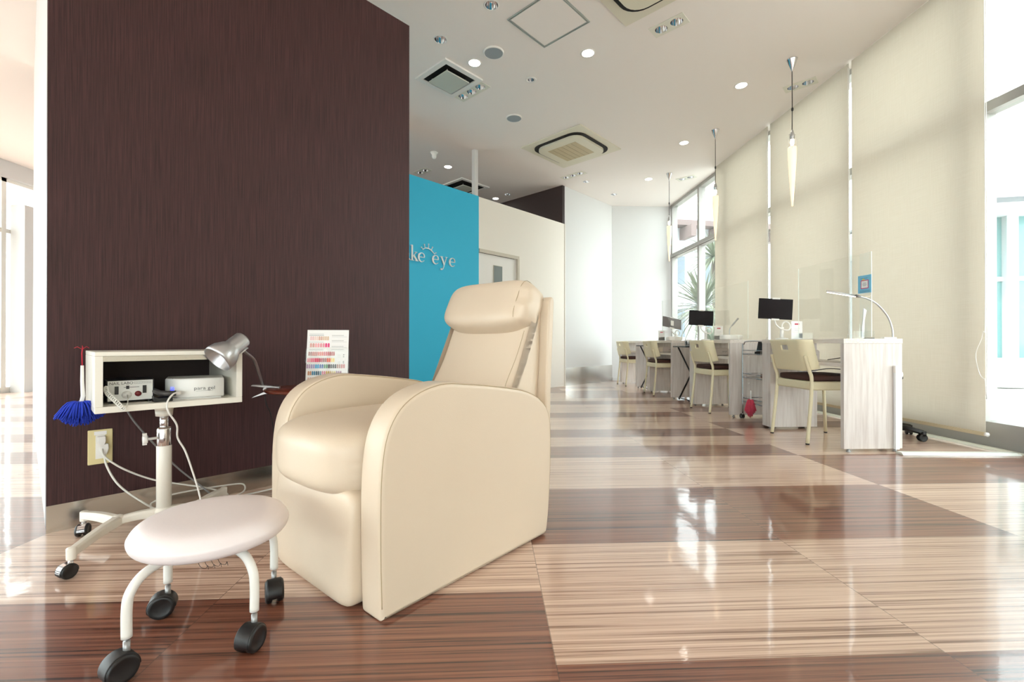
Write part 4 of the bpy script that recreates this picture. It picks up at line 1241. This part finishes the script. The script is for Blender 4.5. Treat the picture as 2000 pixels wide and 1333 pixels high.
# clear tube with white wand
t = thing('clear_holder_tube', 'tall clear holder with a white folded strip near the end of the near desk', 'holder', DP(0, .262, .16), 0)
MB().lathe([(.022, 0), (.022, .10)], n=20, cap=False).build('tube', M_acrylic, t)
MB().lathe([(0, 0), (.034, 0), (.034, .004), (0, .004)], n=20, cap=False).build('base', M_acrylic, t)
MB().prism([(-.010, .004), (.008, .004), (.010, .12), (.024, .19), (.004, .205), (.0, .13), (-.008, .08)], -.004, .004, 'y').build('white_strip', M_paper, t, bevel=.001)
o = MB().box(-.03, .03, -.012, .012, 0, .007).build('black_clip', M_black, loc=DP(0, .34, .2), rotz=.1, bevel=.002); tag(o, 'small flat black clip on the near desk end', 'clip')
# boxes on the under-shelves
for k, y, l in ((0, .56, 'pinkish white lamp box on the shelf under the near desk'), (1, .48, 'white lamp box on the shelf under the second desk'), (2, .50, 'white lamp box on the shelf under the third desk')):
    t = thing('uv_lamp_box', l, 'nail lamp', DP(k, .13, y, .56), NA+PI/2*0, 'lamp boxes on the desk shelves')
    MB().prism([(-.075, .003), (-.075, .06), (-.06, .075), (.065, .075), (.075, .065), (.075, .003)], -.08, .08, 'y').build('case', mat('pinkish_case', (222, 208, 200), .4), t, bevel=.004)
    MB().box(-.065, .065, -.07, .07, 0, .003).build('base', M_black, t)
    if k == 0: UV0 = t
    text('lettering', 'para gel', .015, M_gcord, t, (.03, -.0808, .04), (PI/2, 0, 0), .0003)
def ground_cables():
    c = MB(); a = [(.28, .50, 0), (.33, .42, .02), (.30, .36, .045), (.36, .32, .01), (.30, .28, .004), (.2, .24, .004)]
    P = [Vector(DP(0, x, y, .563+z)) for x, y, z in a]
    c.tube(P, .0032, 7, smooth=6)
    return adopt(c.build('tangled_cord', M_bcord), UV0)
ground_cables()
pc = MB().tube([DP(0, .10, .735, .50), DP(0, .2, .60, .475), DP(0, .26, .45, .50), DP(0, .34, .30, .492), DP(0, .36, .06, .505)], .003, 7, smooth=6).build('power_cord', M_bcord)
t = thing('power_strip', 'white power block with plugs hanging under the near desk shelf', 'power strip', DP(0, .20, .62, .44), 0)
MB().box(-.05, .05, -.02, .02, 0, .03).build('block', M_wplastic, t, bevel=.003)
adopt(pc, t)
MB().box(-.035, -.01, -.018, .018, .03, .06).box(.01, .03, -.018, .018, .03, .094).build('plug', M_wplastic, t, bevel=.003)

# ducts on the near desk and floor
t = thing('cable_duct', 'white cable duct rising up the end panel of the near desk', 'duct', DP(0, .337, -.0005, 0), NA+R(.2))
MB().box(-.014, .014, -.018, 0, .018, .51).build('channel', mat('duct_white', (236, 240, 242), .35), t, bevel=.003)
MB().box(-.015, .015, -.019, -.0002, .50, .545).build('end_cap', M_wplastic, t, bevel=.002)
fd = MB()
p0 = DP(0, .31, -.01, 0); 
def duct(mb, a, b, w=.032, h=.014):
    a = Vector(a); b = Vector(b); d = (b-a).normalized(); s = Vector((-d.y, d.x, 0))
    pr = [(-w, 0), (-w*.55, h), (w*.55, h), (w, 0)]
    vs = [a+s*x+Vector((0, 0, z)) for x, z in pr]+[b+s*x+Vector((0, 0, z)) for x, z in pr]
    mb.add(vs, [(0, 1, 5, 4), (1, 2, 6, 5), (2, 3, 7, 6), (0, 3, 2, 1), (4, 5, 6, 7), (0, 4, 7, 3)], False)
cor = V(-.045, 2.80)
duct(fd, (p0[0], 2.815, .0005), (cor[0], cor[1]+.0, .0005))
o = fd.build('floor_duct', mat('duct_floor', (222, 226, 218), .3)); tag(o, 'white floor duct running from the near desk to the window', 'duct')
fd = MB(); duct(fd, V(-.042, 2.78, .0005), V(-.042, 8.2, .0005), .03, .014)
o = fd.build('floor_duct', mat('duct_window', (214, 212, 196), .3)); tag(o, 'long pale floor duct along the foot of the window wall', 'duct')
o = MB().lathe([(0, 0), (.026, .002), (.032, .018), (.022, .03), (0, .031)], n=20, M=Matrix.Rotation(PI/2, 4, 'Y'), cap=False).build('desk_bumper', M_wplastic, loc=DP(0, .388, .05, .485))
tag(o, 'round white knob on the window side of the near desk', 'knob')

# technician's chair behind the near desk
t = thing('office_stool', 'black rolling office stool behind the near desk, one leg showing', 'stool', (2.755, 3.38, 0), R(-62))
bs = MB()
for k in range(5):
    a = 2*PI*k/5; bs.tube([(0, 0, .075), (.14*math.cos(a), .14*math.sin(a), .078), (.235*math.cos(a), .235*math.sin(a), .062)], [.022, .016], 10)
    bs.cyl((.235*math.cos(a), .235*math.sin(a), .04), (.235*math.cos(a), .235*math.sin(a), .07), .017, 12)
bs.build('star_base', M_black, t)
for k in range(5):
    a = 2*PI*k/5; b = MB(); m = MB()
    twin_caster(b, m, (.228*math.cos(a), .228*math.sin(a), 0), a+.9, .025, .04, .0)
    b.build('caster', M_black, t); m.bm.free()
MB().cyl((0, 0, .06), (0, 0, .42), .022, 16).build('column', M_black, t)
MB().lathe([(0, .41), (.10, .41), (.115, .43), (.11, .465), (.08, .48), (0, .482)], n=36, cap=False).build('seat', M_black, t)

# ------------------------------------------------------------------ chrome cart between the desks
def cart():
    t = thing('chrome_cart', 'three tier chrome wire cart between the first and second desks', 'cart', (2.105, 3.765, 0), R(1))
    D, Wd = .375, .30
    f = MB()
    for x in (0.0, Wd):
        f.tube([(x, 0, .05), (x, 0, .62), (x, .02, .675), (x, .07, .70), (x, D-.07, .70), (x, D-.02, .675), (x, D, .62), (x, D, .05)], .006, 10, smooth=5)
    f.build('frame', M_cart, t)
    for z in (.585, .375, .155):
        s = MB()
        for (a, b) in (((0, 0), (Wd, 0)), ((Wd, 0), (Wd, D)), ((Wd, D), (0, D)), ((0, D), (0, 0))):
            s.cyl((a[0], a[1], z+.035), (b[0], b[1], z+.035), .0035, 8)
            s.cyl((a[0], a[1], z+.002), (b[0], b[1], z+.002), .0045, 8)
        so = s.build('shelf_rail', M_cart, t)
        MB().box(.004, Wd-.004, .004, D-.004, z-.001, z+.003).build('shelf_tray', M_steel, so)
    for x in (0, Wd):
        for y in (0, D):
            b = MB(); m = MB(); twin_caster(b, m, (x, y+.012, 0), R(-90), .021, .032, .004); b.build('caster', M_black, t); m.build('caster_stem', M_chrome, t)
    hk = MB()
    for z in (.565, .335):
        ring = [(-.009, .26+.010*math.cos(a), z+.010*math.sin(a)) for a in [2*PI*k/14 for k in range(15)]]
        hk.tube(ring, .0012, 5); hk.tube([(-.006, .26, z+.010), (-.007, .26, z+.024)], .0012, 5)
    hk.build('hook_ring', M_chrome, t)
cart()
CB = (2.105, 3.765)
o = MB().box(-.03, .03, -.025, .025, 0, .055).build('small_black_box', M_black, loc=(CB[0]+.06, CB[1]+.10, .589), bevel=.003); tag(o, 'small black box on the top tier of the chrome cart', 'box')
t = thing('phone_holder', 'black tilted phone holder on the top tier of the chrome cart', 'holder', (CB[0]+.06, CB[1]+.22, .589), R(-60))
MB().box(-.03, .03, -.004, .004, .02, .115, Matrix.Rotation(R(-18), 4, 'X')).build('plate', M_black, t, bevel=.002)
MB().box(-.025, .025, -.03, .03, 0, .022).build('base', M_black, t, bevel=.002)
t = thing('leather_pouch', 'brown leather pouch on the middle tier of the chrome cart', 'pouch', (CB[0]+.12, CB[1]+.14, .379), .3)
MB().cushion((0, 0, .022), (.16, .12, .044), 4, 10).build('body', M_brownitem, t)
MB().tube([(-.07, -.04, .03), (-.09, -.03, .045), (-.10, .0, .03)], .006, 8, smooth=5).build('strap', M_brownitem, t)
duster('duster', 'pink fluffy duster hanging from the side of the chrome cart', (CB[0]-.020, CB[1]+.21, 0), 0, .10, .27, M_pink, M_wplastic, 190, .050, .155, 4)

# black folding stands
def xstand(loc, rz, label):
    t = thing('folding_stand', label, 'folding table', loc, rz, 'black folding stands between the desks')
    MB().box(-.04, .38, -.18, .18, .635, .65).build('top', M_black, t, bevel=.004)
    for y in (-.16, .16):
        MB().tube([(.02, y, .634), (.33, y, .010)], .0095, 8).build('leg', M_black, t)
        MB().tube([(.33, y*.88, .634), (.02, y*.88, .010)], .0095, 8).build('leg', M_black, t)
    MB().cyl((.02, -.145, .030), (.02, .145, .030), .006, 8).build('crossbar', M_black, t)
xstand((1.99, 5.32, 0), R(3), 'black folding stand between the second and third desks')
xstand((1.92, 6.68, 0), R(3), 'black folding stand between the third and fourth desks')
t = thing('patterned_mug', 'small black and white patterned cup on the black folding stand', 'cup', (2.08, 5.37, .65), 0)
MB().lathe([(0, 0), (.032, 0), (.036, .075), (.033, .075), (.030, .004), (0, .004)], n=24, cap=False).build('cup', mat('cup_white', (230, 230, 228), .35), t)
pp = MB()
for k in range(6):
    a = 2*PI*k/6; q = Matrix.Rotation(a, 4, 'Z')
    pp.prism([(-.010, .012), (.004, .02), (.010, .05), (-.006, .064)], .0345, .0362, 'y', q)
pp.build('black_pattern', M_black, t)
